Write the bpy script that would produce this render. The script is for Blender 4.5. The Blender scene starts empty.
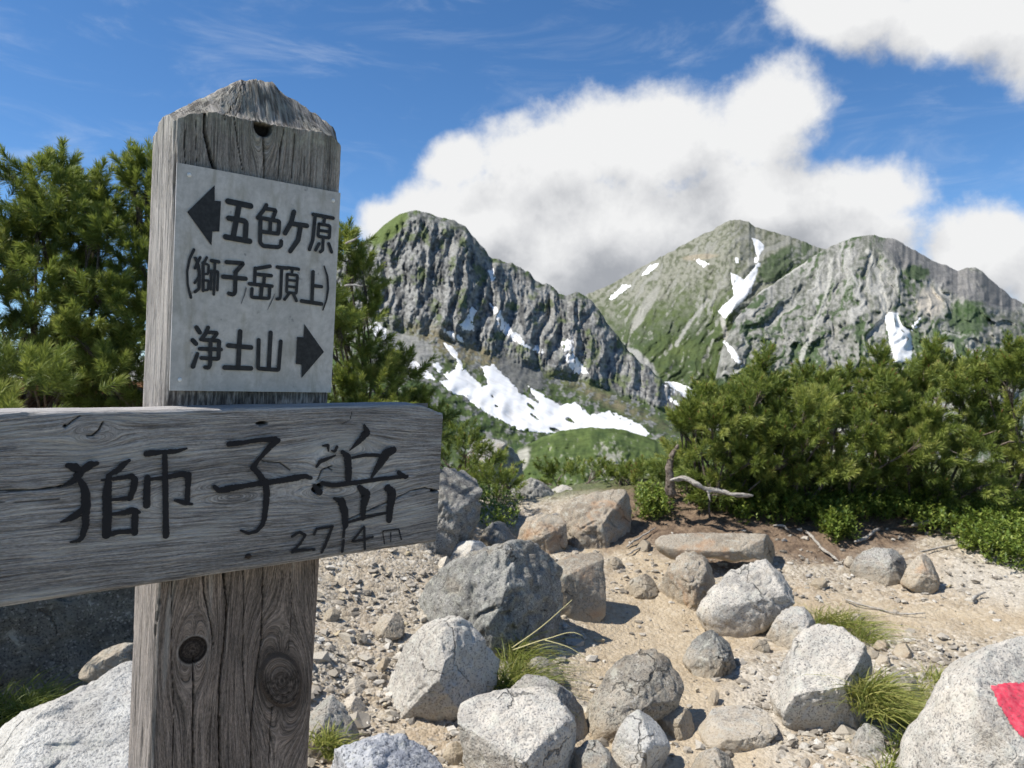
import bpy, math
import numpy as np
from mathutils import Vector

S = bpy.context.scene
COL = S.collection
R = math.radians
rng = np.random.default_rng(7)

# ------------------------------------------------------------------ camera
F = 770.0                       # focal length in pixels of a 1024 wide frame
EYE = np.array([0.0, 0.0, 1.45])
cam = bpy.data.cameras.new("camera")
camo = bpy.data.objects.new("camera", cam)
COL.objects.link(camo)
S.camera = camo
camo.location = EYE
camo.rotation_euler = (R(90), 0, 0)
cam.sensor_width = 36.0
cam.lens = 36.0 * F / 1024.0
cam.clip_start = 0.05
cam.clip_end = 60000
cam.dof.use_dof = True
cam.dof.focus_distance = 0.88
cam.dof.aperture_fstop = 20.0

# ------------------------------------------------------------------ light
SUN_EL, SUN_AX, SUN_AY = R(55), -0.985, -0.17
sd = np.array([math.cos(SUN_EL) * SUN_AX, math.cos(SUN_EL) * SUN_AY, math.sin(SUN_EL)])
sun = bpy.data.lights.new("sun", "SUN")
sun.energy = 4.4
sun.angle = R(0.53)
sun.color = (1.0, 0.955, 0.885)
suno = bpy.data.objects.new("sun", sun)
COL.objects.link(suno)
suno.rotation_euler = Vector(sd).to_track_quat('Z', 'Y').to_euler()

W = bpy.data.worlds.new("World")
S.world = W
W.use_nodes = True
S.view_settings.view_transform = 'Standard'
S.view_settings.look = 'None'
S.view_settings.gamma = 1.0
S.view_settings.exposure = 0.62
S.cycles.use_denoising = True
S.cycles.use_adaptive_sampling = True
S.cycles.adaptive_threshold = 0.02
W.cycles.sampling_method = 'MANUAL'
W.cycles.sample_map_resolution = 512
S.cycles.max_bounces = 6
S.cycles.diffuse_bounces = 3
S.cycles.transparent_max_bounces = 12
S.cycles.sample_clamp_indirect = 6.0


class NT:
    """small helper to wire shader nodes"""
    def __init__(s, tree):
        s.t = tree
        s.n = tree.nodes
        s.l = tree.links

    def new(s, typ, **kw):
        nd = s.n.new(typ)
        for k, v in kw.items():
            setattr(nd, k, v)
        return nd

    def put(s, sock, v):
        if isinstance(v, bpy.types.NodeSocket):
            s.l.new(v, sock)
        else:
            sock.default_value = v

    def math(s, op, a, b=0.0, c=None, clamp=False):
        nd = s.new('ShaderNodeMath', operation=op)
        nd.use_clamp = clamp
        s.put(nd.inputs[0], a)
        s.put(nd.inputs[1], b)
        if c is not None:
            s.put(nd.inputs[2], c)
        return nd.outputs[0]

    def vmath(s, op, a, b=None):
        nd = s.new('ShaderNodeVectorMath', operation=op)
        s.put(nd.inputs[0], a)
        if b is not None:
            s.put(nd.inputs[1], b)
        return nd.outputs['Value'] if op in ('LENGTH', 'DOT_PRODUCT', 'DISTANCE') else nd.outputs[0]

    def noise(s, vec, scale, detail=4, rough=0.55, dist=0.0):
        nd = s.new('ShaderNodeTexNoise')
        s.put(nd.inputs['Vector'], vec)
        nd.inputs['Scale'].default_value = scale
        nd.inputs['Detail'].default_value = detail
        nd.inputs['Roughness'].default_value = rough
        nd.inputs['Distortion'].default_value = dist
        return nd.outputs['Fac']

    def ramp(s, fac, stops, interp='LINEAR'):
        nd = s.new('ShaderNodeValToRGB')
        cr = nd.color_ramp
        cr.interpolation = interp
        while len(cr.elements) < len(stops):
            cr.elements.new(0.5)
        for e, (p, c) in zip(cr.elements, stops):
            e.position = p
            e.color = (c, c, c, 1) if not hasattr(c, '__len__') else (*c, 1)
        s.put(nd.inputs[0], fac)
        return nd.outputs[0]

    def mix(s, fac, a, b, blend='MIX'):
        nd = s.new('ShaderNodeMix', data_type='RGBA', blend_type=blend)
        s.put(nd.inputs[0], fac)
        for sock, v in ((nd.inputs[6], a), (nd.inputs[7], b)):
            if not isinstance(v, bpy.types.NodeSocket) and len(v) == 3:
                v = (*v, 1)
            s.put(sock, v)
        return nd.outputs[2]

    def range(s, v, a, b, c=0.0, d=1.0, smooth=False):
        nd = s.new('ShaderNodeMapRange')
        nd.interpolation_type = 'SMOOTHSTEP' if smooth else 'LINEAR'
        s.put(nd.inputs[0], v)
        for i, x in enumerate((a, b, c, d)):
            nd.inputs[i + 1].default_value = x
        return nd.outputs[0]

    def attr(s, name, out='Fac', typ='GEOMETRY'):
        nd = s.new('ShaderNodeAttribute', attribute_name=name, attribute_type=typ)
        return nd.outputs[out]

    def bump(s, h, strength, dist):
        nd = s.new('ShaderNodeBump')
        nd.inputs['Strength'].default_value = strength
        nd.inputs['Distance'].default_value = dist
        s.put(nd.inputs['Height'], h)
        return nd.outputs[0]


def ray_dir(px, py):
    v = np.array([(px - 512) / F, 1.0, (384 - py) / F])
    return v / np.linalg.norm(v)


# ---- sky: Nishita blue with cumulus in it, laid out by direction
def build_sky():
    g = bpy.data.node_groups.new("cloud_density", 'ShaderNodeTree')
    g.interface.new_socket("Vector", in_out='INPUT', socket_type='NodeSocketVector')
    g.interface.new_socket("Density", in_out='OUTPUT', socket_type='NodeSocketFloat')
    n = NT(g)
    gi = n.new('NodeGroupInput')
    go = n.new('NodeGroupOutput')
    v = gi.outputs[0]
    warp = n.new('ShaderNodeTexNoise')
    n.put(warp.inputs['Vector'], v)
    warp.inputs['Scale'].default_value = 7.0
    warp.inputs['Detail'].default_value = 5
    w0 = n.vmath('SUBTRACT', warp.outputs['Color'], (0.5, 0.5, 0.5))
    sc = n.new('ShaderNodeVectorMath', operation='SCALE')
    n.put(sc.inputs[0], w0)
    sc.inputs['Scale'].default_value = 0.055
    vw = n.vmath('ADD', v, sc.outputs[0])
    # main cumulus, its shoulders, and the second cloud above
    blobs = [(768, 118, 66, 54), (645, 142, 128, 62), (540, 164, 96, 58), (480, 218, 115, 54), (600, 235, 190, 85),
             (560, 270, 150, 75), (760, 205, 120, 55), (860, 194, 90, 42), (860, 240, 120, 46), (985, 252, 72, 48),
             (405, 220, 62, 28), (455, 160, 44, 32), (850, 8, 95, 38), (960, 20, 125, 44), (1090, 30, 130, 60), (1120, 270, 110, 60),
             (700, 260, 120, 60)]
    acc = None
    for (x, y, rx, ry) in blobs:
        c = ray_dir(x, y)
        d = n.vmath('SUBTRACT', vw, tuple(c))
        d = n.vmath('MULTIPLY', d, (F / rx, F / ry, F / ry))
        f = n.math('SUBTRACT', 1.0, n.vmath('LENGTH', d))
        acc = f if acc is None else n.math('SMOOTH_MAX', acc, f, 0.25)
    # elsewhere in the sky, out of this view: scattered cloud
    far = n.noise(v, 3.1, 3, 0.5)
    sy = n.new('ShaderNodeSeparateXYZ')
    n.put(sy.inputs[0], v)
    behind = n.range(sy.outputs[1], 0.55, 0.2, 0.0, 1.0, True)
    farc = n.math('MULTIPLY', n.range(far, 0.5, 0.75, -0.4, 0.8), behind)
    farc = n.math('SUBTRACT', farc, n.math('MULTIPLY', n.math('SUBTRACT', 1.0, behind), 5.0))
    acc = n.math('MAXIMUM', acc, farc)
    nz = n.noise(v, 9.0, 8, 0.62, 0.1)
    nz2 = n.noise(v, 30.0, 5, 0.62, 0.1)
    dens = n.math('ADD', acc, n.math('MULTIPLY', n.math('SUBTRACT', nz, 0.5), 1.15))
    dens = n.math('ADD', dens, n.math('MULTIPLY', n.math('SUBTRACT', nz2, 0.5), 0.4))
    n.put(go.inputs[0], dens)

    n = NT(W.node_tree)
    bg = n.n['Background']
    sky = n.new('ShaderNodeTexSky', sky_type='NISHITA')
    sky.sun_disc = False
    sky.sun_elevation = SUN_EL
    sky.sun_rotation = math.atan2(SUN_AX, SUN_AY) % (2 * math.pi)
    sky.altitude = 2700
    sky.air_density = 1.0
    sky.dust_density = 0.4
    sky.ozone_density = 2.5
    tc = n.new('ShaderNodeTexCoord')
    v = n.vmath('NORMALIZE', tc.outputs['Generated'])

    def dens_at(vec):
        nd = n.new('ShaderNodeGroup')
        nd.node_tree = g
        n.put(nd.inputs[0], vec)
        return nd.outputs[0]
    d0 = dens_at(v)
    sep = n.new('ShaderNodeSeparateXYZ')
    n.put(sep.inputs[0], v)
    up1 = dens_at(n.vmath('ADD', v, (-0.03, 0.0, 0.055)))
    up2 = dens_at(n.vmath('ADD', v, (-0.05, 0.0, 0.13)))
    alpha = n.range(d0, -0.02, 0.44, 0.0, 1.0, True)
    thick = n.math('ADD', n.math('MULTIPLY', n.math('MAXIMUM', up1, 0.0), 0.45),
                   n.math('MULTIPLY', n.math('MAXIMUM', up2, 0.0), 0.75))
    relief = n.math('MULTIPLY', n.math('SUBTRACT', d0, up1), 0.55)
    wob = n.math('ADD', n.math('MULTIPLY', n.math('SUBTRACT', n.noise(v, 19.0, 7, 0.62, 0.2), 0.5), 0.9), n.math('MULTIPLY', n.math('SUBTRACT', n.noise(v, 7.0, 2, 0.5), 0.48), 0.9))
    low = n.range(sep.outputs[2], 0.10, 0.30, 0.27, 0.0, True)
    light = n.math('ADD', n.math('SUBTRACT', n.math('SUBTRACT', 1.0, low), n.math('MULTIPLY', thick, 0.52)), n.math('ADD', relief, wob), clamp=True)
    ccol = n.ramp(light, [(0.0, (2.5, 2.62, 2.85)), (0.3, (3.3, 3.4, 3.6)), (0.62, (4.6, 4.66, 4.78)), (1.0, (5.75, 5.78, 5.8))])
    # thin high wisps
    st = n.new('ShaderNodeMapping')
    n.put(st.inputs[0], v)
    st.inputs['Scale'].default_value = (1.0, 1.0, 3.2)
    st.inputs['Rotation'].default_value = (0, 0.25, 0)
    ci = n.noise(st.outputs[0], 5.5, 8, 0.62, 0.9)
    cia = n.range(ci, 0.48, 0.82, 0.0, 0.26, True)
    cia = n.math('MULTIPLY', cia, n.range(sep.outputs[2], 0.0, 0.25, 0.5, 1.0))
    # deepen the blue a little the way a camera does
    hs = n.new('ShaderNodeHueSaturation')
    hs.inputs['Saturation'].default_value = 1.2
    hs.inputs['Value'].default_value = 1.03
    n.put(hs.inputs['Color'], sky.outputs[0])
    base = n.mix(cia, hs.outputs[0], (5.6, 5.9, 6.3))
    n.put(bg.inputs[0], n.mix(alpha, base, ccol))
    bg.inputs[1].default_value = 0.1


build_sky()

# ------------------------------------------------------------------ helpers
_perm = np.random.default_rng(11).permutation(256).astype(np.int64)
_perm = np.concatenate([_perm, _perm, _perm])
_g3 = np.random.default_rng(12).normal(size=(256, 3))
_g3 /= np.linalg.norm(_g3, axis=1)[:, None]


def pnoise(x, y, z=0.0):
    x, y, z = np.broadcast_arrays(np.asarray(x, float), np.asarray(y, float), np.asarray(z, float))
    xi, yi, zi = np.floor(x), np.floor(y), np.floor(z)
    xf, yf, zf = x - xi, y - yi, z - zi
    xi, yi, zi = (a.astype(np.int64) & 255 for a in (xi, yi, zi))
    u, v, w = (t * t * t * (t * (t * 6 - 15) + 10) for t in (xf, yf, zf))
    out = 0.0
    for dx in (0, 1):
        for dy in (0, 1):
            for dz in (0, 1):
                h = _perm[_perm[_perm[(xi + dx) & 255] + ((yi + dy) & 255)] + ((zi + dz) & 255)]
                g = _g3[h]
                d = g[..., 0] * (xf - dx) + g[..., 1] * (yf - dy) + g[..., 2] * (zf - dz)
                out = out + d * (u if dx else 1 - u) * (v if dy else 1 - v) * (w if dz else 1 - w)
    return out * 1.6


def fbm(x, y, z=0.0, octv=4, lac=2.03, gain=0.5):
    a, s, t = 1.0, 0.0, 0.0
    for i in range(octv):
        s = s + a * pnoise(x * lac ** i + 17.3 * i, y * lac ** i + 5.1 * i, z * lac ** i if np.ndim(z) else z + 3.7 * i)
        t += a
        a *= gain
    return s / t


def ridged(x, y, z=0.0, octv=4, gain=0.5):
    a, s, t = 1.0, 0.0, 0.0
    for i in range(octv):
        s = s + a * (1 - 2.2 * np.abs(pnoise(x * 2.05 ** i + 7.1 * i, y * 2.05 ** i + 3.3 * i, z + 1.7 * i)))
        t += a
        a *= gain
    return s / t


def sstep(a, b, x):
    t = np.clip((x - a) / (b - a), 0, 1)
    return t * t * (3 - 2 * t)


def P(px, py, d):
    """world point seen at pixel (px, py) at forward distance d"""
    px, py, d = np.broadcast_arrays(np.asarray(px, float), np.asarray(py, float), np.asarray(d, float))
    return np.stack([(px - 512) / F * d, d, EYE[2] - (py - 384) / F * d], -1)


def mk(name, V, Fc, mat=None, parent=None, origin=None, smooth=True, attrs=None):
    V = np.asarray(V, np.float64).reshape(-1, 3)
    if not isinstance(Fc, (list, tuple)):
        Fc = [Fc]
    Fc = [np.asarray(f, np.int64) for f in Fc if len(f)]
    o3 = np.zeros(3) if origin is None else np.asarray(origin, float)
    me = bpy.data.meshes.new(name)
    me.vertices.add(len(V))
    me.vertices.foreach_set("co", (V - o3).astype(np.float32).ravel())
    nl = sum(f.size for f in Fc)
    npoly = sum(len(f) for f in Fc)
    me.loops.add(nl)
    me.loops.foreach_set("vertex_index", np.concatenate([f.ravel() for f in Fc]).astype(np.int32))
    sizes = np.concatenate([np.full(len(f), f.shape[1]) for f in Fc])
    me.polygons.add(npoly)
    me.polygons.foreach_set("loop_start", np.concatenate([[0], np.cumsum(sizes)[:-1]]).astype(np.int32))
    me.polygons.foreach_set("use_smooth", np.full(npoly, smooth, bool))
    for k, a in (attrs or {}).items():
        a = np.asarray(a, np.float32)
        if a.ndim == 1:
            at = me.attributes.new(k, 'FLOAT', 'POINT')
            at.data.foreach_set("value", a)
        elif a.shape[1] == 3:
            at = me.attributes.new(k, 'FLOAT_VECTOR', 'POINT')
            at.data.foreach_set("vector", a.ravel())
        else:
            at = me.attributes.new(k, 'FLOAT_COLOR', 'POINT')
            at.data.foreach_set("color", a.ravel())
    me.update(calc_edges=True)
    me.validate()
    if mat:
        me.materials.append(mat)
    ob = bpy.data.objects.new(name, me)
    COL.objects.link(ob)
    ob.location = o3
    if parent is not None:
        ob.parent = parent
        w, q = np.zeros(3), parent
        while q is not None:
            w = w + np.array(q.location)
            q = q.parent
        ob.location = o3 - w
    return ob


def tag(o, label=None, cat=None, group=None, kind=None):
    for k, v in (("label", label), ("category", cat), ("group", group), ("kind", kind)):
        if v:
            o[k] = v
    return o


def empty(name, loc, label, cat, group=None):
    o = bpy.data.objects.new(name, None)
    o.empty_display_size = 0.1
    COL.objects.link(o)
    o.location = loc
    return tag(o, label, cat, group)


def grid_faces(nr, nc, wrap=False, base=0):
    r = np.arange(nr - 1)[:, None]
    c = np.arange(nc if wrap else nc - 1)[None, :]
    c2 = (c + 1) % nc
    f = np.stack([r * nc + c, r * nc + c2, (r + 1) * nc + c2, (r + 1) * nc + c], -1)
    return f.reshape(-1, 4) + base


def inside(poly, x, y):
    poly = np.asarray(poly, float)
    x, y = np.asarray(x, float), np.asarray(y, float)
    res = np.zeros(x.shape, bool)
    for (x1, y1), (x2, y2) in zip(poly, np.roll(poly, -1, 0)):
        if y1 == y2:
            continue
        c = ((y1 > y) != (y2 > y)) & (x < (x2 - x1) * (y - y1) / (y2 - y1) + x1)
        res ^= c
    return res


def seg_dist(pts, x, y):
    """distance to a polyline"""
    best = np.full(np.shape(x), 1e9)
    pts = np.asarray(pts, float)
    for (x1, y1), (x2, y2) in zip(pts[:-1], pts[1:]):
        dx, dy = x2 - x1, y2 - y1
        t = np.clip(((x - x1) * dx + (y - y1) * dy) / max(dx * dx + dy * dy, 1e-12), 0, 1)
        best = np.minimum(best, np.hypot(x - x1 - t * dx, y - y1 - t * dy))
    return best


def signed(poly, x, y):
    poly = np.asarray(poly, float)
    d = seg_dist(np.vstack([poly, poly[:1]]), x, y)
    return np.where(inside(poly, x, y), d, -d)


def tube(path, radii, ns=8, wob=0.0, seed=0):
    path = np.asarray(path, float)
    n = len(path)
    radii = np.broadcast_to(np.asarray(radii, float), (n,))
    tan = np.gradient(path, axis=0)
    tan /= np.linalg.norm(tan, axis=1)[:, None] + 1e-9
    ref = np.array([0.3, 0.2, 0.93])
    a = np.cross(tan, ref)
    a /= np.linalg.norm(a, axis=1)[:, None] + 1e-9
    b = np.cross(tan, a)
    th = np.linspace(0, 2 * np.pi, ns, endpoint=False)
    rr = radii[:, None] * np.ones((1, ns))
    if wob:
        L = np.cumsum(np.r_[0, np.linalg.norm(np.diff(path, axis=0), axis=1)])
        rr = rr * (1 + wob * pnoise(L[:, None] * 25 + seed, np.cos(th)[None] * 1.3, np.sin(th)[None] * 1.3 + seed))
    V = path[:, None] + rr[..., None] * (np.cos(th)[None, :, None] * a[:, None] + np.sin(th)[None, :, None] * b[:, None])
    V = V.reshape(-1, 3)
    f = grid_faces(n, ns, True)
    m = len(V)
    V = np.vstack([V, path[0], path[-1]])
    i = np.arange(ns)
    f1 = np.stack([np.full(ns, m), (i + 1) % ns, i], 1)
    e = (n - 1) * ns
    f2 = np.stack([np.full(ns, m + 1), e + i, e + (i + 1) % ns], 1)
    return V, f, np.vstack([f1, f2])


class Acc:
    """collects pieces of one mesh"""
    def __init__(s):
        s.V, s.Q, s.T, s.n = [], [], [], 0
        s.A = []

    def add(s, V, Q=None, T=None, a=None):
        V = np.asarray(V).reshape(-1, 3)
        s.V.append(V)
        if Q is not None and len(Q):
            s.Q.append(np.asarray(Q) + s.n)
        if T is not None and len(T):
            s.T.append(np.asarray(T) + s.n)
        s.A.append(np.zeros(len(V)) if a is None else np.broadcast_to(np.asarray(a, float), (len(V),)))
        s.n += len(V)

    def build(s, name, mat, parent=None, origin=None, smooth=True):
        fs = []
        if s.Q:
            fs.append(np.vstack(s.Q))
        if s.T:
            fs.append(np.vstack(s.T))
        return mk(name, np.vstack(s.V), fs, mat, parent, origin, smooth, {"tone": np.concatenate(s.A)})


def spline(pts, n):
    pts = np.asarray(pts, float)
    t = np.r_[0, np.cumsum(np.linalg.norm(np.diff(pts, axis=0), axis=1))]
    t = t / t[-1]
    m = np.gradient(pts, t, axis=0) if len(pts) > 2 else np.repeat((pts[1:] - pts[:1]), 2, 0)
    u = np.linspace(0, 1, n)
    k = np.clip(np.searchsorted(t, u, side='right') - 1, 0, len(t) - 2)
    h = (t[k + 1] - t[k])
    s = ((u - t[k]) / h)[:, None]
    h = h[:, None]
    return (2 * s**3 - 3 * s**2 + 1) * pts[k] + (s**3 - 2 * s**2 + s) * h * m[k] + (-2 * s**3 + 3 * s**2) * pts[k + 1] + (s**3 - s**2) * h * m[k + 1]


# ------------------------------------------------------------------ materials
def material(name, rough=0.85, spec=0.25):
    m = bpy.data.materials.new(name)
    m.use_nodes = True
    n = NT(m.node_tree)
    b = n.n['Principled BSDF']
    b.inputs['Roughness'].default_value = rough
    b.inputs['Specular IOR Level'].default_value = spec
    return m, n, b


def granite(name, pale, dark, fleck, lichen, stain, stain_amt=0.35, contrast=1.0):
    m, n, b = material(name, 0.88, 0.2)
    tc = n.new('ShaderNodeTexCoord')
    oi = n.new('ShaderNodeObjectInfo')
    v = n.vmath('ADD', tc.outputs['Object'], n.vmath('MULTIPLY', oi.outputs['Random'], (31.0, 17.0, 9.0)))
    big = n.noise(v, 5.0, 5, 0.6, 0.4)
    mid = n.noise(v, 26.0, 5, 0.65, 0.2)
    fine = n.noise(v, 120.0, 3, 0.7)
    vor = n.new('ShaderNodeTexVoronoi')
    n.put(vor.inputs['Vector'], v)
    vor.inputs['Scale'].default_value = 150.0
    col = n.mix(n.range(big, 0.36, 0.62, 0, 1, True), dark, pale)
    col = n.mix(n.range(mid, 0.42, 0.66, 0, 0.55 * contrast, True), col, lichen)
    sp = n.range(fine, 0.36, 0.49, 1.0, 0.0, True)
    col = n.mix(n.math('MULTIPLY', sp, 0.85 * contrast), col, fleck)
    wsp = n.range(vor.outputs['Color'], 0.78, 0.9, 0.0, 0.35)
    col = n.mix(wsp, col, (0.62, 0.60, 0.56))
    bl = n.range(n.noise(n.vmath('ADD', v, (3.0, 8.0, 1.0)), 8.0, 8, 0.72, 0.8), 0.53, 0.63, 0, 0.7 * contrast, True)
    bl = n.math('MULTIPLY', bl, n.range(fine, 0.3, 0.6, 1.0, 0.45))
    col = n.mix(bl, col, (fleck[0] * 1.8, fleck[1] * 1.75, fleck[2] * 1.6))
    gl = n.range(n.noise(n.vmath('ADD', v, (5.0, 2.0, 7.0)), 14.0, 6, 0.7, 0.5), 0.56, 0.66, 0, 0.5, True)
    col = n.mix(gl, col, (0.52, 0.52, 0.45))
    fs = n.range(oi.outputs['Random'], 0.0, 1.0, 0.84, 1.14)
    col = n.mix(1.0, col, fs, 'MULTIPLY')
    sz = n.new('ShaderNodeSeparateXYZ')
    n.put(sz.inputs[0], tc.outputs['Object'])
    dz_ = n.math('ADD', sz.outputs[2], n.math('MULTIPLY', n.math('SUBTRACT', mid, 0.5), 0.25))
    dirt = n.range(dz_, 0.06, 0.20, 0.55, 0.0, True)
    col = n.mix(dirt, col, (0.40, 0.325, 0.225))
    stn = n.range(n.noise(n.vmath('ADD', v, (13.0, 5.0, 2.0)), 4.5, 4, 0.6, 0.5), 0.52, 0.70, 0, stain_amt, True)
    col = n.mix(stn, col, stain)
    # fracture lines, opening only here and there
    ve = n.new('ShaderNodeTexVoronoi', feature='DISTANCE_TO_EDGE')
    wn = n.new('ShaderNodeTexNoise')
    n.put(wn.inputs['Vector'], v)
    wn.inputs['Scale'].default_value = 7.0
    wn.inputs['Detail'].default_value = 6
    ws = n.new('ShaderNodeVectorMath', operation='SCALE')
    n.put(ws.inputs[0], wn.outputs['Color'])
    ws.inputs['Scale'].default_value = 0.22
    n.put(ve.inputs['Vector'], n.vmath('ADD', v, ws.outputs[0]))
    ve.inputs['Scale'].default_value = 3.3
    crk = n.math('MULTIPLY', n.range(ve.outputs['Distance'], 0.001, 0.014, 1.0, 0.0, True), n.range(n.noise(n.vmath('ADD', v, (9.0, 4.0, 2.0)), 3.5, 3, 0.5), 0.53, 0.62, 0.0, 1.0, True))
    col = n.mix(n.math('MULTIPLY', crk, 0.55), col, (0.055, 0.05, 0.043))
    n.put(b.inputs['Base Color'], col)
    h = n.math('ADD', n.math('MULTIPLY', fine, 0.35), n.math('MULTIPLY', mid, 0.65))
    h = n.math('SUBTRACT', h, n.math('MULTIPLY', crk, 0.9))
    n.put(b.inputs['Normal'], n.bump(h, 0.9, 0.02))
    return m


M_PALE = granite("granite_pale", (0.54, 0.50, 0.435), (0.36, 0.335, 0.295), (0.07, 0.07, 0.075), (0.44, 0.44, 0.40), (0.40, 0.33, 0.24), 0.25, 0.9)
M_GREY = granite("granite_grey", (0.36, 0.34, 0.305), (0.20, 0.188, 0.17), (0.05, 0.05, 0.052), (0.33, 0.335, 0.29), (0.34, 0.27, 0.18), 0.3)
M_DARK = granite("granite_dark", (0.30, 0.292, 0.268), (0.165, 0.162, 0.15), (0.045, 0.045, 0.045), (0.32, 0.32, 0.275), (0.24, 0.18, 0.11), 0.3)
M_TAN = granite("granite_tan", (0.40, 0.345, 0.27), (0.27, 0.225, 0.17), (0.09, 0.075, 0.06), (0.36, 0.34, 0.28), (0.40, 0.23, 0.12), 0.6, 0.8)
M_SHADE = granite("granite_shade_darkened", (0.17, 0.168, 0.15), (0.07, 0.07, 0.066), (0.025, 0.025, 0.025), (0.19, 0.19, 0.155), (0.1, 0.09, 0.06), 0.3)  # dark granite with the bank's deep shade worked into its colour
M_BLUE = granite("granite_bluish", (0.40, 0.41, 0.43), (0.20, 0.21, 0.235), (0.04, 0.045, 0.055), (0.48, 0.48, 0.47), (0.3, 0.29, 0.27), 0.15)
M_WHITE = granite("granite_white", (0.66, 0.645, 0.60), (0.50, 0.48, 0.44), (0.09, 0.09, 0.095), (0.57, 0.56, 0.51), (0.5, 0.44, 0.36), 0.2, 0.75)


# ------------------------------------------------------------------ near ground
def tps_fit(pts, lam=2e-3):
    pts = np.asarray(pts, float)
    n = len(pts)
    X = pts[:, :2]
    r2 = ((X[:, None] - X[None]) ** 2).sum(-1)
    K = np.where(r2 > 0, r2 * np.log(np.maximum(r2, 1e-12)) * 0.5, 0) + lam * np.eye(n)
    A = np.zeros((n + 3, n + 3))
    A[:n, :n] = K
    A[:n, n] = 1
    A[:n, n + 1:] = X
    A[n:, :n] = A[:n, n:].T
    sol = np.linalg.solve(A, np.r_[pts[:, 2], 0, 0, 0])

    def f(x, y):
        x, y = np.broadcast_arrays(np.asarray(x, float), np.asarray(y, float))
        out = sol[n] + sol[n + 1] * x + sol[n + 2] * y
        for i in range(n):
            r2 = (x - X[i, 0]) ** 2 + (y - X[i, 1]) ** 2
            out = out + sol[i] * np.where(r2 > 0, r2 * np.log(np.maximum(r2, 1e-12)) * 0.5, 0)
        return out
    return f


_px = [(512, 768, 2.8), (700, 768, 2.85), (900, 768, 2.75), (380, 768, 2.7), (640, 640, 4.1), (700, 700, 3.4),
       (850, 700, 3.4), (650, 600, 4.6), (620, 560, 5.2), (760, 560, 5.2), (900, 600, 4.6), (1010, 600, 4.5),
       (1010, 560, 5.1), (850, 540, 5.5), (1020, 540, 5.4), (680, 520, 5.8), (800, 505, 6.2), (1000, 510, 6.1),
       (620, 500, 6.3), (560, 508, 6.3), (330, 700, 3.1), (330, 620, 3.7), (340, 560, 4.2), (400, 550, 4.4),
       (420, 620, 3.9), (500, 680, 3.4), (480, 545, 5.2)]
_ctl = [tuple(P(*c)) for c in _px]
_ctl += [(-2.1, 4.7, 1.30), (-3.6, 4.7, 1.40), (-2.1, 5.2, 1.32), (-1.35, 5.2, 0.98), (-1.5, 3.6, 0.36), (-1.8, 3.0, 0.16), (-2.2, 3.9, 0.4), (-0.95, 4.5, 0.62), (-0.9, 3.2, 0.30), (-0.5, 2.4, 0.18), (-0.3, 0.7, 0.0),
         (-1.2, 1.5, 0.25), (-2.5, 1.5, 0.3), (-3.2, 3.0, 0.3), (0, 0, 0), (1.2, 1.0, 0), (3, 1.5, 0.0), (4.5, 3, 0.1), (5, 6, 0.5), (3, 8, 0.6),
         (1, 8, 0.45), (0.3, 9, 0.2), (-0.4, 8, 0.3), (-0.8, 6.4, 0.62), (-2.2, 6.5, 1.25), (2, 11, -0.5), (0, 12, -1.2),
         (-3, 10, 0.2), (6, 10, 0.3), (-4, 6, 1.3), (-5, 2, 0.5), (-3, 0, 0.3), (3, 0, -0.1), (6, 0, 0), (-6, 8, 1.0), (7, 6, 0.6), (0, 14, -2.5), (5, 14, -1.5), (-5, 14, -1.5)]
ground_z = tps_fit(_ctl)


def hit(px, py, dmin=1.2, dmax=12.0):
    """distance at which the view through a pixel meets the ground"""
    d = np.linspace(dmin, dmax, 900)
    p = P(px, py, d)
    below = p[:, 2] <= ground_z(p[:, 0], p[:, 1])
    i = np.argmax(below)
    return d[i] if below.any() else dmax


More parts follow.
